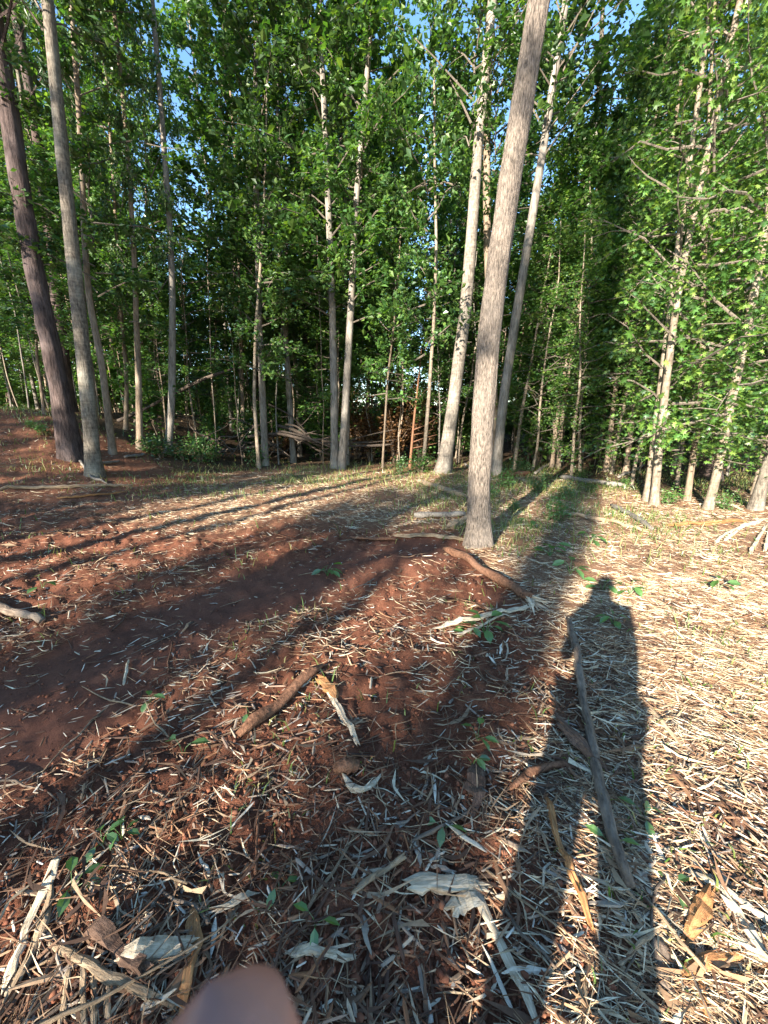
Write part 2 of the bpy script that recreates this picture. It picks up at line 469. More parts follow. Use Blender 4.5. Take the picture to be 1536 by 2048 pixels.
B_LIMB = bark_mat('limb_bark', (.06, .05, .04), (.20, .165, .13), None, (20, 20, 20), .4)
TALL = [crown_mesh('crown', 16, 4.2, 2.35, 52, 190, .155, DIAMOND, 100 + i, M_LEAF, B_LIMB, rise=(5, 55), droop=.22, plate=.11, spread=.30) for i in range(5)]
MID = [crown_mesh('crown', 9, 2.3, 1.6, 36, 140, .125, DIAMOND, 200 + i, M_LEAF, B_LIMB, rise=(0, 50), droop=.2, plate=.10) for i in range(4)]
MAPLE = [crown_mesh('crown', 9, .9, 1.5, 48, 104, .092, STAR, 300 + i, M_LEAF2, B_LIMB, rise=(-8, 45), plate=.13, spread=.30) for i in range(3)]
OAKTOP = crown_mesh('crown', 15, 7.2, 2.2, 50, 90, .14, DIAMOND, 350, M_LEAF, B_LIMB, rise=(20, 60))
SHADE = [crown_mesh('crown', 18, 3.5, 1.6, 72, 140, .17, DIAMOND, 400 + i, M_LEAF, B_TAN, plate=.2) for i in range(3)]
def pine_crown(seed):
    g = np.random.default_rng(seed)
    A = Acc(); C = []; D = []
    for z in np.linspace(8.5, 19.5, 44):
        a = g.uniform(0, 6.28); L = (2.2 - 1.7 * (z - 8.5) / 11) * g.uniform(.6, 1.2)
        s = np.linspace(0, 1, 4); P = np.stack([L * s * math.cos(a), L * s * math.sin(a), z + .25 * L * s * s], 1)
        A.tube(P, np.linspace(.03, .008, 4), 4, m=1, cap=False)
        for _ in range(16):
            b = np.array([np.interp(g.uniform(.4, 1), s, P[:, i]) for i in range(3)]) + g.normal(0, .18, 3) * (1, 1, .6)
            d = g.normal(0, 1, (14, 3)); d /= np.linalg.norm(d, axis=1)[:, None]
            C.append(b + d * .08); D.append(d)
    C = np.vstack(C); D = np.vstack(D); n = len(C)
    Z = np.cross(D, g.normal(0, 1, (n, 3))); Z /= np.linalg.norm(Z, axis=1)[:, None]
    V, F = stamp(DIAMOND[0], DIAMOND[1], C, D, np.cross(Z, D), Z, np.tile((.20, .035, .02), (n, 1)))
    A.add(V, F3=F, m=0)
    return A.mesh('crown', [M_PINE, B_PINE])
PINE = [pine_crown(500 + i) for i in range(2)]

# ------------------------------------------------------------------ trunks
def trunk_mesh(P, r0, taper=.72, k=10, flare=.35, bark=B_GREY, seed=0, rough=.05, ridge=0.0, n=None):
    g = np.random.default_rng(seed)
    H = np.linalg.norm(np.asarray(P[-1]) - np.asarray(P[0]))
    n = n or int(min(60, max(14, H * 3)))
    # more rings near the ground
    Q, t = resample(P, n * 2)
    u = np.linspace(0, 1, n) ** 1.5
    Q = np.stack([np.interp(u, t, Q[:, i]) for i in range(3)], 1)
    z = u * H
    rad = r0 * (1 - taper * u ** .9) + r0 * flare * np.exp(-np.maximum(z - .17, 0) / (1.5 * r0 + .06))
    ph = g.uniform(0, 6.28, 8)
    def disp(nn, a):
        zz = z[:, None]; aa = a[None]
        d = 1 + rough * (np.sin(2 * aa + ph[0] + zz * .7) * .6 + np.sin(3 * aa + ph[1] - zz * 1.3) * .5 + np.sin(zz * 2.9 + ph[2]) * .35 + np.sin(zz * 7.3 + aa + ph[3]) * .3)
        d += flare * .35 * np.exp(-zz / (2 * r0)) * np.sin(5 * aa + ph[4])
        if ridge:
            w = vnoise(aa * k / 6.28 * .42 + .8 * vnoise(zz * 3, aa * 2, seed), zz * 3.2, seed + 1)
            d += ridge * w
        return d
    V, F, T = tube(Q, rad, k, 1.0, disp)
    return mk_mesh('trunk', V, [F, T], [bark], None, True)

def extend(P, H, g):
    """carry a trunk polyline on upward to height H above its foot"""
    P = [np.array(p, float) for p in P]
    d = P[-1] - P[-2]; d /= np.linalg.norm(d)
    while P[-1][2] - P[0][2] < H:
        d = d * .9 + np.array([0, 0, 1]) * .1 + g.normal(0, .015, 3); d /= np.linalg.norm(d)
        P.append(P[-1] + d * 1.2)
    return P

def placed_tree(name, label, px, w, H, bark, crown=None, cz=1.0, cs=1.0, Y=None, k=12, group=None, ridge=0, flare=.35, taper=.7, wob=0, branches=(), seed=None, rough=.05):
    """px: pixels of the photograph along the trunk from its foot up; w: trunk width in pixels a little above the foot"""
    seed = seed if seed is not None else int(px[0][0] * 7 + px[0][1])
    g = np.random.default_rng(seed)
    if Y is None:
        b = ground_at(*px[0])
    else:
        b = at_depth(px[0][0], px[0][1], Y); b[2] = height(b[0], b[1])
    Yd = b[1]
    P = [b]
    for i, (x, y) in enumerate(px[1:]):
        p = at_depth(x, y, Yd)
        P.append(p)
    depth = (P[0] - CAM) @ np.array([0, math.cos(PITCH), -math.sin(PITCH)])
    r0 = w / 2 * depth / FOC
    P = extend(P, H, g)
    P = [p - b for p in P]
    P[0] = P[0] - (P[1] - P[0]) / np.linalg.norm(P[1] - P[0]) * .15       # foot set into the soil
    root = thing(name, label, 'tree', b, group)
    link('trunk', trunk_mesh(P, r0, taper, k, flare, bark, seed, rough, ridge), root)
    if crown is not None:
        top = np.array(P[-1]); lean = Vector(top).normalized()
        q = Vector((0, 0, 1)).rotation_difference(lean)
        s = H / cz
        c = link('crown', crown, root)
        c.rotation_mode = 'QUATERNION'
        c.rotation_quaternion = q @ Euler((0, 0, g.uniform(0, 6.28))).to_quaternion()
        c.scale = (cs, cs, s)
    for pts, bw in branches:
        Q = [at_depth(x, y, Yd) - b for x, y in pts]
        Q = [Q[0]] + [q_ + np.array([0, g.uniform(-.15, .15), 0]) for q_ in Q[1:]]
        Q, _ = resample(Q, 12)
        V, F, T = tube(Q, np.linspace(bw / 2, bw / 8, 12) * depth / FOC, 6)
        link('branch', mk_mesh('branch', V, [F, T], [bark], None, True), root)
    return root

EX = dict
TREES = [
 EX(name='pine_tree', label='dark-barked leaning pine at the left edge, thick and ridged', px=[(140, 884), (108, 720), (68, 540), (38, 360), (12, 180), (-20, 0)], w=36, H=19, bark=B_PINE, crown=PINE[0], cz=20, k=24, ridge=.18, Y=9.6),
 EX(name='poplar_tree', label='thick lichen-grey trunk beside the dark leaning pine at left', px=[(186, 930), (176, 800), (160, 650), (143, 480), (120, 260), (95, 0)], w=27, H=17, bark=B_LICHEN, crown=OAKTOP, cz=15, cs=1.0, k=18, ridge=.06, Y=9.0),
 EX(name='pine_tree', label='purplish-grey pine trunk half hidden between the two thick left trunks', px=[(150, 880), (118, 640), (98, 450), (70, 240), (35, 50)], w=22, H=20, bark=B_PINE, crown=PINE[1], cz=20, k=14, Y=13.5),
 EX(name='slender_tree', label='slim tan trunk just right of the thick lichen-grey trunk', px=[(226, 910), (203, 720), (178, 600), (170, 500), (160, 250)], w=13, H=14, bark=B_TAN, crown=TALL[1], cz=16, cs=.8, Y=10.5),
 EX(name='slender_tree', label='thin brown trunk directly behind the slim tan trunk at left', px=[(258, 900), (254, 760), (240, 600), (228, 380)], w=8, H=13, bark=B_TAN, crown=TALL[2], cz=16, cs=.8, Y=13),
 EX(name='slender_tree', label='straight tan trunk left of the bushy green undergrowth', px=[(282, 912), (277, 760), (272, 620), (268, 500), (255, 300)], w=12, H=13, bark=B_TAN, crown=TALL[3], cz=16, cs=.4, Y=11.5),
 EX(name='slender_tree', label='very thin trunk crossing behind the straight tan trunk', px=[(278, 905), (284, 700), (291, 540), (292, 380)], w=6, H=11, bark=B_PALE, crown=MID[0], cz=9, Y=14),
 EX(name='poplar_tree', label='upright grey-tan trunk in front of the leaning dead log', px=[(338, 928), (344, 800), (345, 600), (341, 470), (325, 250), (308, 40)], w=14, H=16, bark=B_GREY, crown=TALL[4], cz=16, cs=.42, Y=12.2),
 EX(name='slender_tree', label='pale thin stem with its foot against a thicker grey trunk', px=[(517, 920), (508, 800), (511, 660), (522, 520)], w=8, H=10, bark=B_PALE, crown=MID[1], cz=9, cs=.9, Y=12.8),
 EX(name='poplar_tree', label='grey trunk behind the pale thin stem, left of the brush pile', px=[(530, 918), (522, 720), (516, 560), (511, 300), (512, 0)], w=14, H=17, bark=B_GREY, crown=TALL[0], cz=16, Y=13.4),
 EX(name='poplar_tree', label='left stem of the twin grey trunks in the middle', px=[(669, 937), (668, 760), (663, 560), (652, 300), (642, 80)], w=16, H=17, bark=B_GREY, crown=TALL[1], cz=16, Y=12.9),
 EX(name='poplar_tree', label='right stem of the twin grey trunks in the middle', px=[(683, 937), (692, 790), (703, 600), (710, 430), (730, 200), (746, 0)], w=16, H=17, bark=B_GREY, crown=TALL[2], cz=16, Y=12.8),
 EX(name='pine_tree', label='dark far pine rising behind the twin grey trunks', px=[(672, 890), (678, 520), (687, 250), (698, 40)], w=19, H=24, bark=B_PINE, crown=PINE[0], cz=20, Y=19),
 EX(name='pine_tree', label='dark straight pine trunk left of the twin grey trunks', px=[(610, 890), (612, 640), (611, 420), (606, 260)], w=13, H=22, bark=B_PINE, crown=PINE[1], cz=20, Y=20),
 EX(name='pine_tree', label='dark slim trunk close behind the twin grey trunks', px=[(636, 890), (648, 680), (654, 500), (660, 300)], w=9, H=20, bark=B_PINE, crown=PINE[0], cz=20, Y=22),
 EX(name='sapling', label='spindly sapling in front of the brown dead brush', px=[(765, 918), (775, 760), (789, 640), (799, 510), (805, 380)], w=5, H=8.5, bark=B_TAN, crown=MID[2], cz=9, cs=.7, Y=13),
 EX(name='slender_tree', label='light slim trunk left of the big leaning grey trunk', px=[(846, 940), (858, 790), (868, 640), (873, 500), (869, 300), (868, 100)], w=8, H=13, bark=B_PALE, crown=MID[3], cz=9, Y=12.3),
 EX(name='sapling', label='reddish dead sapling with bare side twigs beside the light slim trunk', px=[(820, 915), (828, 840), (836, 770)], w=6, H=2.9, bark=B_ROOT, crown=None, Y=13.2, branches=[([(826, 860), (850, 850), (872, 838)], 2.5), ([(823, 885), (850, 876), (878, 868)], 2.5), ([(822, 897), (850, 892), (882, 884)], 2.5), ([(824, 870), (845, 866), (868, 858)], 2), ([(830, 815), (812, 800), (798, 796)], 2), ([(833, 800), (850, 782), (860, 770)], 2)]),
 EX(name='poplar_tree', label='pale ringed trunk leaning behind the biggest trunk', px=[(886, 950), (908, 800), (931, 620), (945, 450), (957, 280), (975, 100), (985, 0)], w=27, H=17, bark=B_RING, crown=OAKTOP, cz=15, k=20, Y=11.6, flare=.5, branches=[([(893, 905), (884, 906), (876, 907)], 16)]),
 EX(name='poplar_tree', label='brown trunk rising straight up behind the leaning ringed trunk', px=[(990, 930), (984, 700), (975, 500), (973, 350), (977, 180), (978, 0)], w=19, H=18, bark=B_TAN, crown=OAKTOP, cz=15, k=14, Y=13.5),
 EX(name='oak_tree', label='biggest and nearest grey trunk, furrowed, standing in the clearing', px=[(957, 1088), (956, 1000), (963, 880), (977, 680), (1000, 500), (1030, 290), (1078, 0)], w=41, H=15, bark=B_NEAR, crown=OAKTOP, cz=15, cs=1.0, k=64, ridge=.13, flare=.42, taper=.5, rough=.07),
 EX(name='poplar_tree', label='speckled grey trunk leaning right, just behind the biggest trunk', px=[(992, 948), (1006, 800), (1028, 660), (1052, 510), (1094, 250), (1132, 0)], w=20, H=16, bark=B_GREY, crown=OAKTOP, cz=15, k=16, Y=11.2),
 EX(name='slender_tree', label='thin grey tree leaning right with crooked dead top', px=[(1028, 934), (1044, 820), (1062, 730), (1074, 655), (1086, 590)], w=8, H=6, bark=B_PALE, crown=None, Y=12.5, branches=[([(1074, 655), (1090, 630), (1098, 590), (1115, 560)], 4), ([(1056, 770), (1080, 800), (1100, 802)], 3)]),
 EX(name='slender_tree', label='left stem of the slim pair in the shade right of the biggest trunk', px=[(1104, 932), (1118, 810), (1140, 690), (1157, 545)], w=8, H=9, bark=B_TAN, crown=MID[0], cz=9, cs=.9, Y=13),
 EX(name='slender_tree', label='right stem of the slim pair in the shade right of the biggest trunk', px=[(1116, 936), (1126, 820), (1140, 740), (1165, 560)], w=8, H=10, bark=B_TAN, crown=MID[1], cz=9, cs=.9, Y=12.9),
 EX(name='slender_tree', label='slim trunk among ferny shade left of the second slim shade trunk', px=[(1212, 940), (1226, 820), (1240, 720), (1262, 560)], w=10, H=11, bark=B_TAN, crown=MID[2], cz=9, Y=12.0),
 EX(name='slender_tree', label='slim trunk just left of the bright twin trunks at right', px=[(1252, 938), (1266, 830), (1284, 720), (1302, 600)], w=10, H=12, bark=B_TAN, crown=MID[3], cz=9, Y=11.4),
 EX(name='maple_tree', label='left stem of the sunlit twin trunks at right', px=[(1292, 1010), (1306, 900), (1318, 800), (1332, 690), (1348, 560)], w=13, H=10, bark=B_PALE, crown=MAPLE[0], cz=9, k=14, Y=7.5),
 EX(name='maple_tree', label='tall white right stem of the sunlit twin trunks at right', px=[(1306, 1022), (1322, 860), (1336, 740), (1352, 610), (1380, 460), (1412, 320), (1445, 170), (1480, 0)], w=14, H=13, bark=B_PALE, crown=MAPLE[1], cz=9, k=16, Y=7.2, branches=[([(1468, 75), (1430, 68), (1385, 62), (1350, 80), (1330, 110)], 5)]),
 EX(name='slender_tree', label='thin trunk between the sunlit twin trunks and the rightmost sunlit trunk', px=[(1370, 1024), (1384, 930), (1398, 840), (1404, 740)], w=11, H=9, bark=B_TAN, crown=MAPLE[2], cz=9, cs=.9, Y=7.6),
 EX(name='maple_tree', label='pale sunlit trunk leaning right above the orange board', px=[(1412, 1036), (1436, 940), (1456, 830), (1484, 710), (1508, 590), (1535, 440), (1570, 240)], w=15.5, H=13, bark=B_PALE, crown=MAPLE[0], cz=9, k=16, Y=6.9),
 EX(name='maple_tree', label='trunk cut by the right edge of the photo, leaning out', px=[(1506, 1034), (1530, 950), (1560, 840), (1600, 700)], w=21, H=11, bark=B_LICHEN, crown=MAPLE[1], cz=9, k=14, Y=6.7),
 EX(name='pine_tree', label='thick dark pine behind the bright maple leaves at far right', px=[(1418, 960), (1442, 760), (1468, 600), (1494, 470), (1536, 250)], w=34, H=18, bark=B_PINE, crown=PINE[1], cz=20, k=20, ridge=.15, Y=10.5),
]
for t in TREES: placed_tree(**t)

# ------------------------------------------------------------------ the wood behind
def straight_trunk(H, r, seed, bark):
    g = np.random.default_rng(seed)
    z = np.linspace(0, H, 9)
    w = np.cumsum(g.normal(0, .07, (9, 2)), 0); w -= w[0]
    P = np.column_stack([w, z]); P[0, 2] = -.2
    return trunk_mesh(P, r, .75, 8, .3, bark, seed, n=16)
def in_clearing(x, y):
    e = np.interp(x, [-14, -9, -6, -3, 2, 4, 5.5, 7, 10], [13, 11.0, 10.5, 13.4, 13.4, 12.4, 9.0, 6.9, 5.2])
    return y < e
def gap(x, y):                                        # openings through which the sky shows
    a = math.degrees(math.atan2(x, y))
    return -31 < a < -21.5 or (2.2 < a < 6.5 and y > 15) or (27 < a < 29.5 and y > 16)
def scatter(n, ylo, yhi, wid, seed, mind=1.0, xmin=None, xmax=None):
    g = np.random.default_rng(seed); pts = []
    for _ in range(n * 60):
        y = math.sqrt(g.uniform(ylo ** 2, yhi ** 2)); x = g.uniform(-wid, wid) * y
        if xmin is not None and x < xmin: continue
        if xmax is not None and x > xmax: continue
        if in_clearing(x, y): continue
        if any((x - a) ** 2 + (y - b) ** 2 < mind ** 2 for a, b in pts): continue
        pts.append((x, y))
        if len(pts) >= n: break
    return pts

protos = []
for i in range(6):
    bark = (B_GREY, B_TAN, B_PINE, B_GREY, B_LICHEN, B_PINE)[i]
    pine = i in (5,)
    r = thing('forest_tree', ('slender grey forest tree in the shaded wood behind the clearing', 'thin tan-barked forest tree in the shaded wood behind the clearing', 'dark-trunked broadleaf tree in the shaded wood behind the clearing', 'slim grey forest tree, thinner, in the wood behind the clearing', 'lichen-pale forest tree in the shaded wood behind the clearing', 'dark pine with needle tufts in the wood behind the clearing')[i], 'tree', (0, -300, 0), 'trees of the wood behind the clearing')
    link('trunk', straight_trunk(16 if not pine else 19, (.10, .075, .12, .085, .11, .14)[i], 700 + i, bark), r)
    link('crown', PINE[0] if pine else TALL[i % 5], r)
    protos.append(r)
g = np.random.default_rng(31)
pts = [q for q in scatter(125, 13.5, 34, 1.18, 32, 1.2) if not gap(*q)]
for j, (x, y) in enumerate(pts):
    i = int(g.choice([0, 1, 2, 3, 4, 5], p=[.24, .24, .14, .2, .12, .06]))
    s = g.uniform(.8, 1.2)
    c = copy_thing(protos[i], (x, y, float(height(x, y))), g.uniform(0, 6.28), (s * g.uniform(.85, 1.15), s, s), rot=(g.normal(0, .03), g.normal(0, .03), g.uniform(0, 6.28)))
for p in protos:
    for ch in list(p.children): bpy.data.objects.remove(ch)
    bpy.data.objects.remove(p)

# understorey saplings, leafy from low down
sap = []
for i in range(4):
    r = thing('understory_sapling', ('leafy tan-stemmed sapling standing in shade between the trunks', 'leafy grey-stemmed sapling standing in shade between the trunks', 'leafy pale-stemmed sapling standing in shade between the trunks', 'thicker leafy tan sapling standing in shade between the trunks')[i], 'sapling', (0, -300, 0), 'leafy saplings between the trunks')
    link('trunk', straight_trunk(8.6, .035 + .008 * i, 720 + i, (B_TAN, B_GREY, B_PALE, B_TAN)[i]), r)
    link('crown', MID[i], r)
    sap.append(r)
for j, (x, y) in enumerate(scatter(115, 10.0, 24, 1.15, 41, .8)):
    s = g.uniform(.55, 1.05)
    copy_thing(sap[j % 4], (x, y, float(height(x, y))), 0, (s * 1.1, s * 1.1, s), rot=(g.normal(0, .05), g.normal(0, .05), g.uniform(0, 6.28)))
for p in sap:
    for ch in list(p.children): bpy.data.objects.remove(ch)
    bpy.data.objects.remove(p)

# bare thin stems crowding the dark under the crowns
thin = [straight_trunk(7.5, r_, 770 + i_, b_) for i_, (r_, b_) in enumerate(((.022, B_TAN), (.03, B_GREY), (.026, B_PALE), (.018, B_TAN)))]
for j, (x, y) in enumerate(scatter(110, 12.5, 25, 1.1, 61, .6)):
    o = link('thin_stem', thin[j % 4], loc=(x, y, float(height(x, y))), rot=(g.normal(0, .06), g.normal(0, .06), g.uniform(0, 6.28)), scale=(1, 1, g.uniform(.5, 1.2)))
    tag(o, ('thin tan stem, bare and upright, in the shade of the wood', 'thin grey stem, bare and upright, in the shade of the wood', 'thin pale stem, bare and upright, in the shade of the wood', 'hair-thin brown stem, bare and upright, in the shade of the wood')[j % 4], 'tree', 'bare thin stems in the shade of the wood')

# bright maples of the right-hand edge
def maple(x, y, H, i, label, lean=0):
    r = thing('maple_sapling', label, 'sapling', (x, y, float(height(x, y))), 'sunlit maple saplings along the right edge')
    r.rotation_euler = (lean * .5, lean, i * 1.3)
    s = H / 9
    tr = link('trunk', straight_trunk(H * .97, .03 + .002 * H, 740 + i, B_PALE), r)
    link('crown', MAPLE[i % 3], r, scale=(max(.7, s), max(.7, s), s))
    return r
ML = 'sunlit maple sapling with star-shaped leaves among the right-hand trees'
for i, (x, y, H) in enumerate([(6.6, 7.6, 6.5), (8.0, 8.2, 8.5), (7.4, 9.6, 9), (9.4, 8.6, 9), (6.1, 9.4, 7), (8.9, 10.6, 10), (5.2, 10.6, 6.5), (10.8, 9.8, 9.5), (6.9, 11.6, 9.5), (8.2, 6.7, 5.5), (9.6, 7.2, 7), (4.7, 12.2, 7), (11.5, 12.2, 11), (9.0, 13.0, 11), (6.0, 13.6, 10.5)]):
    maple(x, y, H, i, 'short sunlit maple sapling at the front of the right-hand edge' if H < 8 and y < 8.3 else 'young maple with star-shaped leaves behind the sunlit twin trunks' if x < 6.5 else 'tall sunlit maple with star-shaped leaves filling the right-hand edge', random.uniform(-.05, .05))

# shrubs at the forest edge
def shrub_mesh(seed, leaf, n=900, size=.09, h=1.1, r=.6, tmpl=DIAMOND, stems=9):
    g = np.random.default_rng(seed); A = Acc(); C = []
    for i in range(stems):
        a = g.uniform(0, 6.28); e = g.uniform(.2, 1) * r
        P = np.array([(0.05 * math.cos(a), .05 * math.sin(a), -.05), (e * .4 * math.cos(a), e * .4 * math.sin(a), h * .5), (e * math.cos(a), e * math.sin(a), h * g.uniform(.6, 1.1))])
        A.tube(P, (.012, .008, .003), 4, m=1, cap=False)
        k = n // stems; t = g.uniform(.25, 1.05, k)
        C.append(np.stack([np.interp(t, (0, .5, 1), P[:, q]) for q in range(3)], 1) + g.normal(0, .14, (k, 3)))
    C = np.vstack(C); C[:, 2] = np.maximum(C[:, 2], .03); n = len(C)
    X, Y, Z = frames(n, .6, g)
    V, F = stamp(tmpl[0], tmpl[1], C, X, Y, Z, size * g.uniform(.6, 1.4, (n, 1)) * np.ones((1, 3)))
    A.add(V, F3=F, m=0)
    return A.mesh('foliage', [leaf, B_TAN])
SHRUB = [shrub_mesh(800 + i, M_LEAF, 1100, .10, 1.3, .75) for i in range(3)]
EDGE = [shrub_mesh(810 + i, M_WEED, 420, .085, .55, .42) for i in range(3)]
DEADS = [shrub_mesh(820 + i, M_DEADLEAF, 900, .11, 1.7, .8) for i in range(2)]
def shrub(name, label, cat, me, x, y, s, group=None, tint=None):
    o = link(name, me, loc=(x, y, float(height(x, y))), rot=(0, 0, g.uniform(0, 6.28)), scale=(s, s, s * g.uniform(.85, 1.2)))
    tag(o, label, cat, group); return o
for j, (x, y) in enumerate(scatter(210, 14.0, 38, 1.15, 51, .8)):
    shrub('shrub', 'shaded green shrub filling the wood between distant trunks', 'shrub', SHRUB[j % 3], x, y, g.uniform(.8, 2.0) + .05 * max(0, y - 20), 'shrubs in the shade of the wood')
for j, (px, py) in enumerate([(300, 905), (322, 915), (365, 920), (400, 925), (440, 918), (880, 935), (560, 918), (1040, 950), (1090, 965), (1160, 960), (1250, 975), (1330, 1010), (1450, 1020), (430, 905), (90, 870), (60, 855), (1010, 975), (1075, 985), (1130, 1000), (1180, 985), (980, 1000), (1030, 1020), (1110, 1040), (840, 945), (800, 950)]):
    p = ground_at(px, py)
    shrub('low_bush', 'low green bush at the foot of the left-hand trunks' if px < 470 else 'low green growth on the ground behind the biggest trunk' if 780 < px < 1190 else 'low green bush under the sunlit trunks at right' if px > 1190 else 'low green bush beside the brush pile', 'bush', EDGE[j % 3], p[0], min(p[1], 13.2), g.uniform(.55, 1.1) * (.5 if p[1] < 11 else 1), 'low green bushes along the forest edge')
for j, (px, Y, s) in enumerate([(740, 15.2, 1.0), (790, 15.0, 1.3), (840, 15.4, 1.0), (715, 16.5, 1.4), (580, 15, .8), (800, 16.5, 1.6)]):
    p = at_depth(px, 900, Y)
    shrub('dead_bush', 'rust-brown dead conifer bush behind the thin saplings', 'bush', DEADS[j % 2], p[0], Y, s, 'rust-brown dead bushes in the middle of the wood')

# far tree line, sunlit, beyond the wood
far = []
for i in range(3):
    far.append(TALL[i])
for j in range(46):
    a = -56 + 112 * j / 45 + g.uniform(-1, 1); d = g.uniform(42, 62)
    x, y = d * math.sin(R(a)), d * math.cos(R(a))
    r = thing('far_tree', 'sunlit tree of the far tree line seen through the wood', 'tree', (x, y, float(height(x, y))), 'trees of the far tree line')
    s = g.uniform(.8, 1.25) * (.55 if abs(a - 4.5) < 3 else 1)
    link('trunk', straight_trunk(11, .16, 760 + j % 3, B_GREY) if j < 3 else bpy.data.objects['far_tree'].children[0].data, r)
    link('crown', far[j % 3], r, loc=(0, 0, -2.6), scale=(2.1 * s, 2.1 * s, .95 * s))

def far_woods():
    gen = np.random.default_rng(77); n = 26000
    a = np.radians(gen.uniform(-62, 62, n)); d = gen.uniform(60, 74, n)
    h = (4.2 + 2.2 * vnoise(a * 30, d * .2, 1) + 2.0 * vnoise(a * 9, d * .1, 2)) * gen.uniform(0, 1, n) ** .8
    x, y = d * np.sin(a), d * np.cos(a)
    X, Yv, Z = frames(n, .8, gen)
    V, F = stamp(DIAMOND[0], DIAMOND[1], np.stack([x, y, height(x, y) + h], 1), X, Yv, Z, .8 * gen.uniform(.6, 1.4, (n, 1)) * np.ones((1, 3)))
    tag(link('far_woods', mk_mesh('far_woods', V, [F], [M_LEAF])), 'far-off low woods closing the view between the trunks', None, None, 'stuff')
far_woods()

# trees behind the photographer; their shadows cross the clearing
SD = np.array([math.sin(SUN_AZ), math.cos(SUN_AZ)])          # towards the sun, in plan
SN = np.array([-SD[1], SD[0]])                                # to the right as seen looking along the light
for j, (u, t, s, h, kind) in enumerate([(-3.1, 11, .9, .85, 0), (-2.8, 15, .85, .9, 1), (-.75, 13, .38, 1.0, 1), (-8.3, 12, 1.0, .8, 2), (-10.6, 15, 1.1, .9, 0),
     (-13.5, 13, 1.2, .8, 1), (-16.5, 15, 1.3, .85, 2), (-8.3, 18, .8, .9, 1), (-5.75, 9, 0.0, 1.0, 0), (-.50, 9.5, .26, .8, 0), (-6.8, 12, 0.0, .8, 0), (-4.9, 14, 0.0, .8, 0), (-1.7, 16, 0.0, .8, 0), (-.42, 12, .2, .8, 2), (9.5, 16, 1.1, .95, 1), (13, 14, 1.2, 1.0, 2)]):
    p = SD * t + SN * (-u)
    p = np.array([SD[0] * t + math.cos(SUN_AZ - math.pi) * u, SD[1] * t - math.sin(SUN_AZ - math.pi) * u])
    r = thing('clearing_tree', 'tall leafy tree on the sunward side of the clearing', 'tree', (p[0], p[1], float(height(*p))), 'trees on the sunward side of the clearing')
    link('trunk', straight_trunk(18 * h, .16 if s else .2, 780 + j, B_GREY), r)
    if s: link('crown', SHADE[kind], r, scale=(s, s, h), rot=(0, 0, j))

# ------------------------------------------------------------------ litter as stuff
SLIVER = (np.array([(-.5, 0, .1), (.5, 0, .1), (-.05, -.5, .0), (.05, .5, .0), (0, .05, .6)]), np.array([(0, 2, 4), (2, 1, 4), (1, 3, 4), (3, 0, 4), (0, 3, 2), (1, 2, 3)]))
BLUNT = (np.array([(-.5, -.38, 0), (-.44, .34, 0), (-.42, -.05, .5), (.46, -.42, 0), (.5, .26, 0), (.4, .05, .55), (-.62, .1, .15), (.66, -.12, .15)]),
         np.array([(0, 3, 5), (0, 5, 2), (3, 4, 5), (4, 1, 2), (4, 2, 5), (0, 2, 6), (2, 1, 6), (1, 0, 6), (3, 7, 5), (5, 7, 4), (4, 7, 3), (0, 1, 4), (0, 4, 3)]))
def ground_points(n, gen, dens, ymax=14, ymin=.35, power=1.0, wid=1.22):
    """points in the wedge in front of the camera, thinner with distance, kept by dens(x, y)"""
    y = ymin * (ymax / ymin) ** (gen.uniform(0, 1, n) ** power)
    x = gen.uniform(-wid, wid, n) * (y + .35)
    keep = gen.uniform(0, 1, n) < dens(x, y)
    return x[keep], y[keep]
def strew(name, label, material, n, dens, L, W, T, seed, ymax, power, tilt=.16, lift=.3, yaw=None, tmpl=SLIVER, grow=0.0, cat=None, cap=2.3):
    gen = np.random.default_rng(seed)
    x, y = ground_points(n, gen, dens, ymax, power=power)
    m = len(x)
    z = height(x, y)
    sc = 1 + grow * y
    l = np.minimum(gen.lognormal(0, .55, m), cap) * L * sc
    yw = (2.6 if yaw is None else 1.3) * vnoise(x * .9, y * .9, 71) + (0 if yaw is None else yaw) + gen.normal(0, 1.1 if yaw is None else .65, m)
    X, Yv, Z = frames(m, tilt, gen, yw)
    S = np.stack([l, W * sc * gen.uniform(.6, 1.6, m), T * sc * gen.uniform(.6, 1.6, m)], 1)
    C = np.stack([x, y, z + T * lift + gen.uniform(0, .012, m) + .16 * l * tilt], 1)
    V, F = stamp(tmpl[0], tmpl[1], C, X, Yv, Z, S)
    if tmpl is SLIVER:                                # bow and twist each piece a little
        k = len(tmpl[0]); W3 = V.reshape(m, k, 3)
        bow = (gen.normal(0, .08, m) * l)[:, None, None] * Yv[:, None, :] + (np.abs(gen.normal(0, .04, m)) * l)[:, None, None] * Z[:, None, :]
        W3[:, :2] += bow
        W3[:, 4] += X * (gen.normal(0, .2, m) * l)[:, None]
        V = W3.reshape(-1, 3)
    return tag(link(name, mk_mesh(name, V, [F], [material])), label, cat, None, 'stuff')
def d_chip(x, y):
    cl = .5 + 1.6 * vnoise(x * 1.6, y * 1.6, 41) + 1.3 * vnoise(x * 5, y * 5, 42)
    return np.clip((.4 + .6 * mulch(x, y)) * cl, .03, 1) * (1 - .72 * bare(x, y)) * (1 - .75 * forest(x, y)) * (1 - .5 * sm((2.2 - y) / 1.2) * (x < .55))
def d_straw(x, y):
    cl = .65 + 1.0 * vnoise(x * 2.3, y * 2.3, 43) + 1.0 * vnoise(x * 6, y * 6, 48)
    return np.clip((.14 + mulch(x, y)) * cl, 0, 1) * (1 - .72 * sm((2.4 - y) / 1) * sm((.75 - x) / .5)) * (1 - .9 * bare(x, y)) * (1 - .8 * forest(x, y))
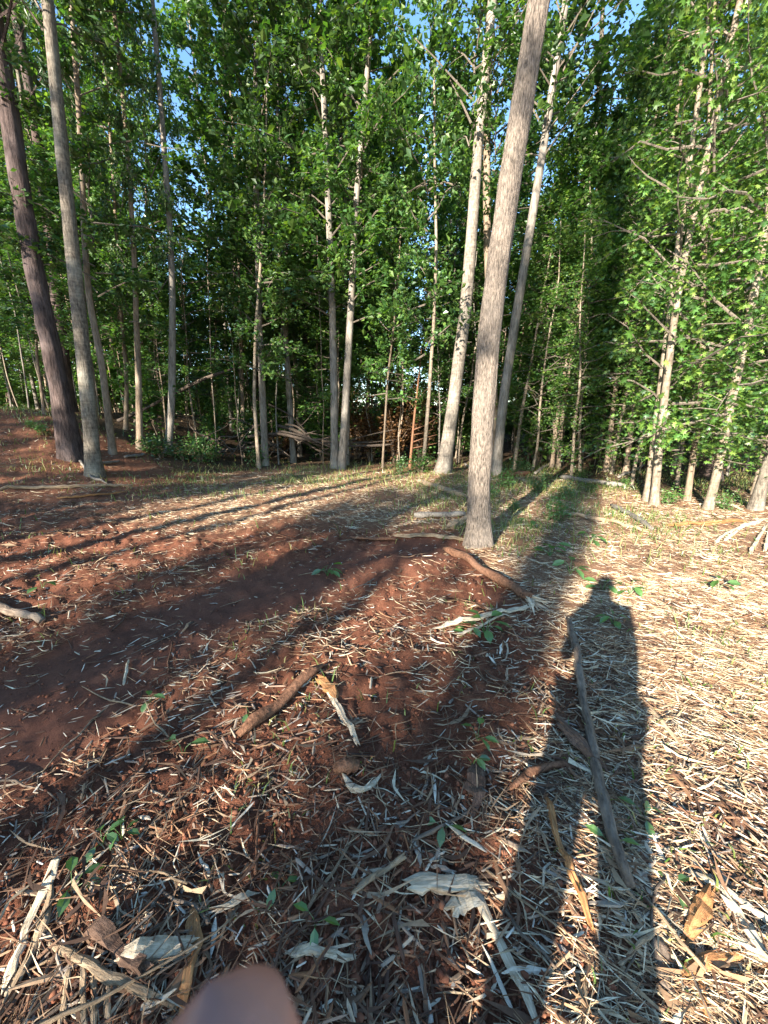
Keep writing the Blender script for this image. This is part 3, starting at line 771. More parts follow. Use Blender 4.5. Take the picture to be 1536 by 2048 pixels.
strew('wood_chips', 'small pale wood chips scattered over the red soil', M_CHIP, 42000, d_chip, .036, .0075, .005, 61, 12, .85, grow=.05, tmpl=BLUNT)
strew('mulch_fibres', 'dense shredded wood fibres covering the soil', M_STRAW, 190000, d_straw, .075, .0032, .003, 62, 12, .8, .15, grow=.06, yaw=-.5)
strew('bark_strips', 'torn strips of brown and orange bark among the mulch', M_STRIP, 5200, lambda x, y: np.clip(.45 + 1.6 * vnoise(x * 1.9, y * 1.9, 49), 0, 1) * (1 - .8 * bare(x, y)) * (1 - forest(x, y)), .052, .011, .006, 67, 9, .85, .16, grow=.04, tmpl=BLUNT, cap=2.0)
STALK_COLS = [(0, (.05, .03, .02)), (.4, (.12, .065, .04)), (.7, (.20, .12, .07)), (.9, (.30, .21, .13)), (1, (.44, .36, .26))]
strew('fine_twigs', 'tangle of fine brown twigs and stalks on the soil', wood_mat('fine_stalk', STALK_COLS), 13000, lambda x, y: np.clip(.5 + 1.5 * vnoise(x * 1.5, y * 1.5, 53), .05, 1) * (1 - .85 * bare(x, y)), .095, .0024, .003, 68, 9, .85, .16, lift=2.0, grow=.06)
strew('white_chips', 'tiny whitish chips dotting the bare clay', M_WHITECHIP, 8000, lambda x, y: np.clip(.25 + .2 * bare(x, y) + .9 * vnoise(x * 1.7, y * 1.7, 57), .04, 1), .022, .0055, .004, 63, 9, .8, .18, grow=.05, tmpl=BLUNT, cap=3.2)
strew('leaf_litter', 'brown fallen leaves covering the forest floor', M_LITTERLEAF, 26000, lambda x, y: np.clip(forest(x, y) + .12 * sm((y - 3) / 4), 0, 1), .075, .05, .04, 64, 26, .45, .4, tmpl=DIAMOND)
def clods():
    gen = np.random.default_rng(65)
    x, y = ground_points(42000, gen, lambda x, y: np.clip((1 - mulch(x, y)) * (1 - .6 * bare(x, y)) * (.45 + 1.3 * vnoise(x * 2, y * 2, 44)), 0, 1), 9, power=.85)
    m = len(x)
    bm = bmesh.new(); bmesh.ops.create_icosphere(bm, subdivisions=1, radius=.5)
    T = np.array([v.co[:] for v in bm.verts]); F = np.array([[v.index for v in f.verts] for f in bm.faces]); bm.free()
    T = T * (1 + .3 * np.sin(T[:, [1]] * 9 + T[:, [0]] * 7))
    X, Yv, Z = frames(m, .5, gen)
    s = np.minimum(gen.lognormal(math.log(.010), .5, m), .026)
    S = np.stack([s * gen.uniform(.8, 1.5, m), s, s * .75], 1)
    V, FF = stamp(T, F, np.stack([x, y, height(x, y) + s * .2], 1), X, Yv, Z, S)
    me = mk_mesh('soil_clods', V, [FF], [M_CLOD], None, True)
    tag(link('soil_clods', me), 'loose crumbs of red clay', None, None, 'stuff')
m_, nt_, out_ = mat('clay_clod')
f_ = N(nt_, 'ShaderNodeNewGeometry').outputs['Random Per Island']
princ(nt_, out_, ramp(nt_, [(0, (.09, .036, .023)), (.5, (.18, .07, .04)), (1, (.27, .115, .065))], f_).outputs[0], .95, None, spec=.1)
M_CLOD = m_
clods()

# grass
def grass():
    gen = np.random.default_rng(66)
    def dg(x, y):
        a = 1.3 * sm((y - 7) / 2.5) * (1 - .5 * forest(x, y)) * np.clip(.5 + 1.6 * vnoise(x * .8, y * .8, 45), 0, 1)
        b = .75 * sm((x - .3) / 1.2) * (.12 + sm((y - 3.2) / 2.5)) * np.clip(.2 + 1.8 * vnoise(x * 1.3, y * 1.3, 46), 0, 1)
        c = .10 * np.clip(2.5 * vnoise(x * 2.1, y * 2.1, 47) - .3, 0, 1)
        e = 1.1 * np.exp(-(((x - 2.6) / 1.8) ** 2 + ((y - 8.0) / 2.6) ** 2)) * np.clip(.6 + 1.5 * vnoise(x * 1.1, y * 1.1, 58), 0, 1)
        return np.clip(a * .8 + b + c + e, 0, 1) * (1 - .95 * bare(x, y))
    x, y = ground_points(95000, gen, dg, 15, power=.6)
    m = len(x)
    h = gen.lognormal(math.log(.085), .4, m) * (1 + .03 * y) * (.5 + .5 * sm((y - 1) / 4))
    a = gen.uniform(0, 6.28, m); w = .0035 * (1 + .12 * y)
    b0 = np.stack([x, y, height(x, y) - .005], 1)
    side = np.stack([np.cos(a), np.sin(a), np.zeros(m)], 1) * w[:, None] if hasattr(w, '__len__') else 0
    ln = gen.normal(0, .45, (m, 2))
    mid = b0 + np.column_stack([ln * h[:, None] * .4, h * .6]); tip = b0 + np.column_stack([ln * h[:, None] * 1.2, h * .85])
    V = np.stack([b0 - side, b0 + side, mid + side * .7, mid - side * .7, tip], 1).reshape(-1, 3)
    i = np.arange(m)[:, None] * 5
    tag(link('grass', mk_mesh('grass', V, [i + np.array([[0, 1, 2, 3]]), i + np.array([[3, 2, 4]])], [M_GRASS])), 'short green grass and weeds sprouting through the mulch', None, None, 'stuff')
grass()

# ------------------------------------------------------------------ sticks, logs and splinters one can pick out
def drape(px, lift):
    P = np.array([ground_at(*p) for p in px])
    return P + (0, 0, lift)
def lie(name, label, cat, px, w, material, k=8, flat=.8, ends=(.8, .35), jag=.12, group=None, lift=None, seed=None, n=None, Y=None, kids=()):
    """a piece of wood lying on the ground along the photograph's pixels; w its width in pixels"""
    seed = seed if seed is not None else int(px[0][0] * 3 + px[0][1] * 5) % 9999
    gen = np.random.default_rng(seed)
    P = np.array([ground_at(*p) for p in px]) if Y is None else np.array([at_depth(p[0], p[1], Y + (p[2] if len(p) > 2 else 0)) for p in px])
    mid = P[len(P) // 2]
    depth = (mid - CAM) @ np.array([0, math.cos(PITCH), -math.sin(PITCH)])
    r = w / 2 * depth / FOC
    if material in (M_PALEWOOD, M_TANWOOD, M_ORANGEWOOD): k = k + 3
    n = n or max(8, int(np.linalg.norm(P[-1] - P[0]) / max(r * 2.2, .012)))
    n = min(n, 48)
    Q, t = resample(P, n)
    if Y is None:
        # rest on the high spots, bridging small hollows
        Q[:, 2] = np.maximum(height(Q[:, 0], Q[:, 1]), Q[:, 2] * .5 + .5 * height(Q[:, 0], Q[:, 1])) + r * flat * .8 + .013
    Q[1:-1] += gen.normal(0, r * .12, (n - 2, 3))
    rad = r * np.interp(t, (0, .12, .85, 1), (ends[0], 1, .9, ends[1])) * gen.uniform(1 - jag, 1 + jag, n)
    ph = gen.uniform(0, 6.28, 3)
    flute = gen.uniform(-1, 1, k) * (.30 if material in (M_PALEWOOD, M_TANWOOD, M_ORANGEWOOD, M_DARKBARK) else 0)
    def disp(nn, a): return 1 + flute[None] + jag * (np.sin(2 * a[None] + ph[0] + 9 * t[:, None]) + .7 * np.sin(3 * a[None] + ph[1] - 14 * t[:, None]))
    o0 = Q[0].copy()
    V, F, T = tube(Q - o0, rad, k, flat, disp)
    if material in (M_PALEWOOD, M_TANWOOD, M_ORANGEWOOD, M_DARKBARK):
        for row, q0, q1 in ((0, Q[0], Q[1]), (n - 1, Q[-1], Q[-2])):
            tv = (q0 - q1) / (np.linalg.norm(q0 - q1) + 1e-9)
            V[row * k:(row + 1) * k] += tv * (gen.uniform(-.4, 2.4, (k, 1)) * r * (1 - .5 * gen.uniform(0, 1, (k, 1))))
    d = Q[-1] - Q[0]; hd = math.atan2(d[1], d[0])
    Rm = np.array([[math.cos(hd), math.sin(hd), 0], [-math.sin(hd), math.cos(hd), 0], [0, 0, 1]])
    V = V @ Rm.T
    o = tag(link(name, mk_mesh(name, V, [F, T], [material], None, material not in (M_PALEWOOD, M_TANWOOD, M_ORANGEWOOD, M_DARKBARK)), loc=o0, rot=(0, 0, hd)), label, cat, group)
    return o, (Q - o0) @ Rm.T, r
def fray(o, Q, r, material, n=7, L=.09, seed=1, at=-1):
    """torn fibres at the end of a broken stick (a part of it)"""
    gen = np.random.default_rng(seed); A = Acc()
    d = Q[at] - Q[at - 2 if at == -1 else at + 2]; d /= np.linalg.norm(d)
    for i in range(n):
        e = d + gen.normal(0, .45, 3) * (1, 1, .35); e /= np.linalg.norm(e)
        b = Q[at] + gen.normal(0, r * .4, 3)
        l = L * gen.uniform(.5, 1.2)
        A.tube(np.array([b - d * r, b + e * l * .5, b + e * l]), (r * .34, r * .26, r * .05), 5, .5)
    link('torn_end', A.mesh('torn_end', [material]), o)

st = 'stick'
o, Q, r = lie('stick', 'long grey stick lying lengthwise inside the photographer\'s shadow', st, [(1134, 1246), (1150, 1300), (1160, 1385), (1180, 1480), (1195, 1560), (1214, 1660), (1236, 1730), (1258, 1790)], 22, B_STICK, 12, 1.0, (.7, .7), .06, n=48)
fray(o, Q, r, M_PALEWOOD, 5, .05, 3, 0)
o, Q, r = lie('branch', 'brown branch with a torn end lying right of the clay heap', 'branch', [(890, 1105), (950, 1138), (1000, 1168), (1062, 1208)], 19, B_ROOT, 10, 1.0, (.8, 1), .08)
fray(o, Q, r, M_PALEWOOD, 14, .20, 5, -1)
lie('split_branch', 'pale split branch left of the torn brown branch end', 'branch', [(870, 1262), (930, 1246), (1000, 1228), (1052, 1219)], 12, M_PALEWOOD, 7, .6, (.2, .6), .15)
lie('split_branch', 'thin pale sliver parallel to the pale split branch', 'branch', [(905, 1272), (970, 1252), (1030, 1238)], 7, M_PALEWOOD, 6, .5, (.2, .3), .2)
lie('log', 'grey-brown log end poking in at the left edge on bare clay', 'log', [(-60, 1205), (0, 1222), (50, 1236), (86, 1252)], 17, B_STICK, 10, .9, (1, .8), .08)
lie('root', 'reddish brown root half buried in the clay before the clay heap', 'root', [(478, 1482), (560, 1420), (612, 1365), (645, 1340)], 22, B_ROOT, 9, .8, (.5, .5), .15)
o, Q, r = lie('stick', 'white peeled stick with an orange bark head', st, [(655, 1385), (672, 1415), (690, 1450), (713, 1492)], 11, M_PALEWOOD, 7, .8, (1.4, .6), .1)
lie('bark_piece', 'orange bark scrap at the head of the white peeled stick', 'bark', [(642, 1366), (656, 1382), (668, 1396)], 24, M_ORANGEWOOD, 6, .45, (.5, .8), .2)
lie('root', 'curved brown root reaching the long grey stick from the left', 'root', [(1018, 1588), (1068, 1548), (1110, 1536), (1150, 1541)], 15, B_ROOT, 8, .9, (.4, .6), .14)
lie('branch', 'dark stubby branch crossing under the long grey stick', 'branch', [(1118, 1458), (1150, 1490), (1192, 1542)], 24, M_DARKBARK, 9, .9, (.6, .9), .15)
lie('stick', 'orange-barked bent stick left of the long grey stick', st, [(1094, 1606), (1110, 1680), (1145, 1762), (1178, 1856)], 15, M_ORANGEWOOD, 9, .8, (.4, .6), .12)
o, Q, r = lie('broken_branch', 'pale broken branch end with grey bark near the bottom middle', 'branch', [(824, 1782), (872, 1778), (950, 1784)], 26, M_PALEWOOD, 9, .8, (.8, .9), .18)
fray(o, Q, r, M_PALEWOOD, 6, .07, 9, -1)
lie('plank_splinter', 'long flat cream splinter running down from the pale broken branch', 'splinter', [(956, 1800), (1000, 1895), (1030, 1960), (1064, 2032)], 22, M_PALEWOOD, 6, .35, (.8, .4), .12)
lie('wood_block', 'short cream wood block beside the pale broken branch', 'wood block', [(908, 1826), (930, 1816), (952, 1806)], 26, M_PALEWOOD, 6, .5, (.9, .9), .08)
lie('splinter', 'white bone-shaped splinter right of the fingertip', 'splinter', [(594, 1914), (620, 1912), (660, 1919), (704, 1924)], 15, M_PALEWOOD, 7, .6, (1.5, .4), .18)
lie('splinter', 'upper of two long pale splinters along the left edge', 'splinter', [(126, 1716), (92, 1790), (60, 1850), (14, 1990)], 17, M_PALEWOOD, 7, .45, (.3, .5), .16)
lie('splinter', 'lower of two long pale splinters along the left edge', 'splinter', [(104, 1782), (80, 1880), (44, 1960), (-6, 2046)], 17, M_TANWOOD, 7, .5, (.3, .7), .16)
lie('log_piece', 'pale split log piece lying flat in the bottom left heap', 'log', [(262, 1918), (320, 1910), (376, 1906)], 34, M_PALEWOOD, 9, .6, (.8, .9), .14)
lie('log_piece', 'dark bark-covered log piece leaning on the pale split log', 'log', [(188, 1868), (235, 1905), (284, 1942)], 26, M_DARKBARK, 8, .8, (.7, .9), .16)
lie('splinter', 'long grey-tan slat slanting across the bottom left heap', 'splinter', [(104, 1898), (190, 1945), (270, 1985), (352, 2022)], 20, M_TANWOOD, 7, .5, (.3, .7), .16)
for a in ([(140, 1945), (134, 2000), (122, 2060)], [(168, 1946), (168, 2000), (172, 2060)], [(192, 1948), (190, 2000), (190, 2060)], [(222, 1960), (216, 2010), (220, 2060)]):
    lie('slat', 'narrow upright tan slat at the foot of the bottom left heap', 'splinter', a, 11, M_TANWOOD, 6, .6, (.5, .8), .14, 'slats in the bottom left heap')
lie('splinter', 'orange pointed splinter just left of the fingertip', 'splinter', [(388, 1832), (392, 1890), (384, 1950), (366, 2014)], 26, M_ORANGEWOOD, 7, .5, (.2, .9), .14)
o, Q, r = lie('splinter', 'white fan-torn splinter above the fingertip', 'splinter', [(508, 1794), (478, 1808), (452, 1822)], 13, M_PALEWOOD, 6, .5, (.3, 1), .16)
fray(o, Q, r, M_PALEWOOD, 8, .06, 14, -1)
lie('bark_slab', 'flat grey-brown bark slab near the bottom right corner', 'bark', [(1312, 1886), (1322, 1935), (1332, 1992)], 36, B_STICK, 8, .35, (.7, .9), .12)
lie('wood_chunk', 'orange wood chunk standing out in the sunlit bottom right', 'wood chunk', [(1416, 1794), (1398, 1832), (1374, 1884)], 25, M_ORANGEWOOD, 6, .6, (.4, .5), .2)
lie('splinter', 'broad white splinter shining in the bottom right sun', 'splinter', [(1456, 1812), (1484, 1855), (1512, 1902)], 27, M_PALEWOOD, 6, .4, (.7, .6), .12)
lie('splinter', 'long white splinter above the broad white splinter at right', 'splinter', [(1386, 1756), (1460, 1796), (1550, 1858)], 16, M_PALEWOOD, 6, .5, (.6, .6), .14)
lie('splinter', 'white splinter cut by the right edge below the broad white one', 'splinter', [(1478, 1888), (1510, 1915), (1560, 1950)], 18, M_PALEWOOD, 6, .5, (.4, .8), .14)
lie('bark_strip', 'curved orange bark strip below the orange wood chunk', 'bark', [(1368, 1956), (1400, 1938), (1436, 1928), (1474, 1920)], 22, M_ORANGEWOOD, 7, .5, (.4, .3), .16)
lie('stick', 'orange stick running down from the curved orange bark strip', st, [(1392, 1950), (1404, 2000), (1412, 2060)], 13, M_ORANGEWOOD, 7, .8, (.6, .8), .12)
lie('twig', 'straight tan twig left of the orange wood chunk', 'twig', [(1238, 1936), (1295, 1882), (1345, 1836)], 8, M_TANWOOD, 6, .9, (.6, .8), .12)
lie('twig', 'straight grey twig in the middle foreground', 'twig', [(820, 1692), (880, 1662), (936, 1630)], 8, B_STICK, 6, .9, (.3, .9), .12)
lie('twig', 'straight brown twig above the pale broken branch', 'twig', [(708, 1792), (756, 1756), (806, 1722)], 11, M_TANWOOD, 6, .9, (.4, .9), .12)
lie('twig', 'thin brown twig standing along the clay left of the middle', 'twig', [(518, 1630), (514, 1690), (512, 1756)], 6, B_ROOT, 6, .9, (.5, .9), .12)
lie('curled_splinter', 'curled pale splinter below the round brown root knob', 'splinter', [(690, 1562), (700, 1584), (728, 1592), (756, 1564)], 15, M_PALEWOOD, 7, .6, (.4, .4), .16)
lie('tree_root', 'round brown root knob in the middle foreground', 'root', [(672, 1550), (690, 1546), (716, 1540)], 28, B_ROOT, 9, .9, (.9, .6), .16)
lie('bark_slab', 'dark red diamond-shaped bark slab right of the middle', 'bark', [(948, 1540), (948, 1575), (952, 1606)], 36, M_DARKBARK, 6, .25, (.3, .35), .1)
lie('twig', 'thin tan twig in the sun right of the shadow', 'twig', [(1300, 1422), (1330, 1458), (1362, 1500)], 8, M_TANWOOD, 6, .8, (.5, .5), .14)
lie('twig', 'leafless twig standing out on the clay left of the middle', 'twig', [(258, 1326), (253, 1350), (248, 1374)], 5, M_PALEWOOD, 5, .9, (.5, .8), .14)
lie('stick', 'pale pole lying along the foot of the left bank', st, [(-20, 984), (60, 981), (150, 976), (260, 974)], 7, M_TANWOOD, 7, .9, (.8, .4), .1)
lie('stick', 'slim pale pole below the first on the left bank', st, [(120, 1000), (180, 994), (250, 986)], 5, M_ORANGEWOOD, 6, .9, (.8, .4), .1)
lie('log', 'short pale log lying before the leaning ringed trunk', 'log', [(838, 966), (880, 980), (928, 996)], 10, M_TANWOOD, 8, .9, (.8, .6), .1)
lie('log', 'grey rotting log left of the biggest trunk', 'log', [(828, 1036), (880, 1036), (930, 1034)], 13, B_DEAD, 8, .9, (.8, .6), .12)
lie('branch', 'pale broken branch reaching the foot of the biggest trunk', 'branch', [(790, 1076), (850, 1074), (930, 1084)], 8, M_TANWOOD, 7, .8, (.5, .6), .14)
lie('branch', 'brown branch left of the foot of the biggest trunk', 'branch', [(700, 1078), (750, 1082), (795, 1084)], 8, B_ROOT, 7, .8, (.5, .6), .14)
lie('root_flare', 'pale torn root flare against the foot of the biggest trunk', 'root', [(895, 1062), (915, 1050), (936, 1040)], 16, M_TANWOOD, 8, .8, (.3, .9), .14)
lie('branch', 'long pale branch across the sunny grass right of the biggest trunk', 'branch', [(1130, 1030), (1210, 1044), (1292, 1068)], 7, M_TANWOOD, 7, .9, (.6, .5), .12)
lie('board', 'orange split board under the rightmost sunlit trunks', 'board', [(1338, 1054), (1400, 1050), (1484, 1046)], 13, M_ORANGEWOOD, 7, .5, (.3, .7), .14)
lie('log', 'dark mossy log on the grass left of the sunlit twin trunks', 'log', [(1222, 1014), (1262, 1034), (1304, 1064)], 11, B_DEAD, 8, .9, (.6, .7), .12)
lie('log', 'fallen grey log in the shade left of the sunlit twin trunks', 'log', [(1120, 958), (1180, 968), (1250, 975)], 11, B_DEAD, 8, .9, (.6, .7), .12)
lie('log', 'red-brown fallen log at the foot of the speckled leaning trunk', 'log', [(1000, 956), (1030, 954), (1062, 952)], 12, B_ROOT, 8, .9, (.7, .7), .12)
for a in ([(1430, 1090), (1470, 1062), (1500, 1050), (1530, 1042)], [(1450, 1084), (1480, 1060), (1520, 1048)], [(1500, 1110), (1518, 1076), (1536, 1050)], [(1528, 1105), (1534, 1080), (1540, 1050)], [(1400, 1012), (1440, 1008), (1470, 1016), (1486, 1024)]):
    lie('bare_twig', 'pale bare twig of the tangle at the right edge', 'twig', a, 5, M_PALEWOOD, 5, .9, (.8, .3), .12, 'bare twigs tangled at the right edge')
# dead wood between the trunks
lie('leaning_log', 'long dead trunk leaning through the left wood', 'log', [(236, 842), (290, 818), (350, 786), (410, 756), (468, 737)], 7, B_BRUSH, 9, 1, (1, .5), .06, Y=13.6, n=20)
gb = np.random.default_rng(91)
for j in range(34):
    cx, cyy = gb.uniform(390, 720), gb.uniform(868, 908)
    hl = gb.uniform(25, 95); an = gb.normal(0, .33) if j < 29 else gb.choice([-1, 1]) * gb.uniform(.4, .9)
    dx, dy = hl * math.cos(an), hl * math.sin(an)
    lo = min(cyy + abs(dy), 914); cyy = lo - abs(dy)
    px = [(cx - dx, cyy - dy), (cx - dx * .4 + gb.normal(0, 5), cyy - dy * .4 + gb.normal(0, 6) - 4), (cx + dx * .45, cyy + dy * .45 + gb.normal(0, 6)), (cx + dx, cyy + dy)]
    lie('fallen_branch', 'bare grey branch of the brush pile in the middle of the wood', 'branch', px, gb.uniform(1.8, 4.2) if j > 5 else gb.uniform(4.5, 7), B_BRUSH, 6, 1, (.9, .3), .1, 'bare branches of the brush pile', Y=13.5 + gb.uniform(0, 1.0), n=12, seed=900 + j)
for j, px in enumerate([[(185, 930), (215, 928), (240, 925)], [(250, 918), (270, 915), (292, 912)], [(160, 925), (185, 960), (215, 970)], [(1236, 958), (1262, 948), (1290, 930)], [(930, 930), (945, 945), (960, 950)], [(1070, 950), (1100, 930), (1130, 925)]]):
    lie('fallen_branch', 'short bare stick lying at the foot of the forest edge', 'branch', px, 6, B_DEAD, 6, 1, (.8, .3), .1, 'short sticks along the forest edge')

# three hundred of the wood splinters lying nearest, one object each
def splinter_mesh(seed):
    gen = np.random.default_rng(seed)
    n = 5; P = np.column_stack([np.linspace(-.5, .5, n), gen.normal(0, .025, n), gen.normal(0, .01, n)])
    rad = np.array([.2, .8, 1, .85, .15]) * gen.uniform(.7, 1.2, n)
    V, F, T = tube(P, rad, 5, .45)
    V[:, 1:] = P[np.minimum(np.arange(len(V)) // 5, n - 1), 1:] + (V[:, 1:] - P[np.minimum(np.arange(len(V)) // 5, n - 1), 1:]) * .075
    return mk_mesh('splinter', V, [F, T], [M_CHIP1])
SPL = [splinter_mesh(850 + i) for i in range(12)]
gen = np.random.default_rng(86)
cand = []
while len(cand) < 300:
    y = .45 * (4.2 / .45) ** gen.uniform(0, 1); x = gen.uniform(-1.15, 1.15) * (y + .3)
    d = (.35 + .65 * float(mulch(x, y))) * (1 - .6 * float(bare(x, y)))
    if gen.uniform() < d: cand.append((x, y))
for i, (x, y) in enumerate(cand):
    L = gen.lognormal(math.log(.085), .45); L = min(L, .2)
    th = gen.uniform(.5, 1.6) * (.085 / L) ** .5
    o = link('wood_splinter', SPL[i % 12], loc=(x, y, float(height(x, y)) + .012), rot=(gen.normal(0, .2), gen.normal(0, .14), gen.uniform(0, 6.28)), scale=(L, L * th, L * th))
    tag(o, 'pale torn wood splinter lying on the red soil', 'splinter', 'torn wood splinters strewn over the clearing')
BARKS = [lambda: None]
gen = np.random.default_rng(87)
TW = []
for i in range(8):
    P = np.column_stack([np.linspace(-.5, .5, 8), np.cumsum(gen.normal(0, .03, 8)), np.cumsum(gen.normal(0, .008, 8))])
    V, F, T = tube(P, np.linspace(.013, .005, 8), 5)
    TW.append(mk_mesh('twig', V, [F, T], [(B_ROOT, B_STICK, M_TANWOOD, M_DARKBARK)[i % 4]], None, True))
for i in range(150):
    y = .5 * (6 / .5) ** gen.uniform(0, 1); x = gen.uniform(-1.1, 1.1) * (y + .3)
    L = gen.uniform(.15, .5) * (1 + .08 * y)
    o = link('twig', TW[i % 8], loc=(x, y, float(height(x, y)) + .014), rot=(gen.normal(0, .1), gen.normal(0, .06), gen.uniform(0, 6.28)), scale=(L, L, L))
    tag(o, 'thin brown twig lying loose on the ground', 'twig', 'thin twigs strewn over the clearing')

# weeds
def weed(px, py, s, n, label, group=None):
    p = ground_at(px, py); gen = np.random.default_rng(int(px + py))
    r = thing('weed', label, 'plant', p, group)
    A = Acc(); leaves = []
    for i in range(n):
        a = 2.4 * i + gen.uniform(-.4, .4); h = s * gen.uniform(.25, .8)
        tip = np.array([math.cos(a) * s * .35, math.sin(a) * s * .35, h])
        A.tube(np.array([(0, 0, -.01), tip * (.4, .4, .6), tip]), (s * .02, s * .015, s * .01), 4, cap=False)
        leaves.append((tip, a))
    link('stem', A.mesh('stem', [M_WEED]), r)
    for tip, a in leaves:
        o = link('leaf', WLEAF, r, tip, (gen.normal(0, .3), gen.uniform(-.1, .5), a), (s * .75,) * 3)
WLEAF = mk_mesh('leaf', OVAL[0], [OVAL[1]], [M_WEED])
def x_(px, py, a, b, c, d): return a < px < c and b < py < d
WL = 'small broad-leaved green weed sprouting in the clearing'
for px, py, s, n in [(300, 1408, .09, 3), (500, 1436, .07, 3), (655, 1152, .16, 7), (955, 1482, .09, 4), (945, 1532, .08, 3), (970, 1268, .17, 7), (1225, 1248, .13, 5), (1205, 1180, .16, 6), (1140, 1148, .18, 6), (632, 1852, .07, 3), (886, 1662, .08, 3), (560, 1782, .07, 4), (146, 1784, .09, 4), (85, 1178, .15, 4), (1100, 1112, .20, 7), (940, 1272, .12, 5), (1285, 1640, .08, 4), (1222, 1700, .08, 4), (1436, 1180, .16, 5), (1260, 1190, .15, 5), (1180, 1085, .2, 6), (1060, 1060, .2, 6), (1340, 1790, .07, 3), (205, 1690, .07, 4), (245, 1680, .07, 5)]:
    wl = ('broad-leaved green weed on the grassy ground right of the biggest trunk' if x_(px, py, 1000, 0, 2000, 1130) else
          'green weed growing beside the photographer\'s long shadow' if px > 1150 else
          'small green weed among the foreground wood splinters' if py > 1600 else
          'green weed in the litter left of the long grey stick' if px > 780 else
          'small broad-leaved green weed on the churned red clay')
    weed(px, py, s, n, wl, 'small green weeds in the clearing')
weed(366, 1508, .12, 2, 'single bright green leaf pair on the clay at left')

# ------------------------------------------------------------------ the photographer
def skin_obj(name, nodes, edges, material, parent=None, sub=2, root_i=0):
    me = bpy.data.meshes.new(name); bm = bmesh.new()
    ly = bm.verts.layers.skin.verify()
    vs = []
    for i, (co, rd) in enumerate(nodes):
        v = bm.verts.new(co); v[ly].radius = (rd, rd) if not isinstance(rd, tuple) else rd
        v[ly].use_root = (i == root_i); vs.append(v)
    for a, b in edges: bm.edges.new((vs[a], vs[b]))
    bm.to_mesh(me); bm.free()
    o = link(name, me)
    o.modifiers.new('skin', 'SKIN').use_smooth_shade = True
    s = o.modifiers.new('sub', 'SUBSURF'); s.levels = sub; s.render_levels = sub
    dg = bpy.context.evaluated_depsgraph_get(); dg.update()
    me2 = bpy.data.meshes.new_from_object(o.evaluated_get(dg))
    bpy.data.objects.remove(o)
    me2.name = name; me2.materials.clear(); me2.materials.append(material)
    for p in me2.polygons: p.use_smooth = True
    return me2
def skin_mat():
    m, nt, out = mat('skin')
    n = noise(nt, coords(nt), 90, 3); n2 = noise(nt, coords(nt), 700, 2)
    c = ramp(nt, [(.3, (.33, .145, .11)), (.7, (.46, .23, .175))], n).outputs[0]
    p = princ(nt, out, c, .5, n2, .15, .001, .4)
    return m
M_SKIN = skin_mat()
def cloth(name, c):
    m, nt, out = mat(name)
    n = noise(nt, coords(nt), 160, 2)
    princ(nt, out, mixc(nt, .3, c, ramp(nt, [(.3, (.6,) * 3), (.7, (1.2,) * 3)], n).outputs[0], 'MULTIPLY'), .9, n, .2, .002)
    return m
def camp(x, dn, z):
    """a point given to the right of, below and ahead of the phone's lens"""
    c, s = math.cos(PITCH), math.sin(PITCH)
    return np.array([x, z * c - dn * s, CAM[2] - z * s - dn * c])
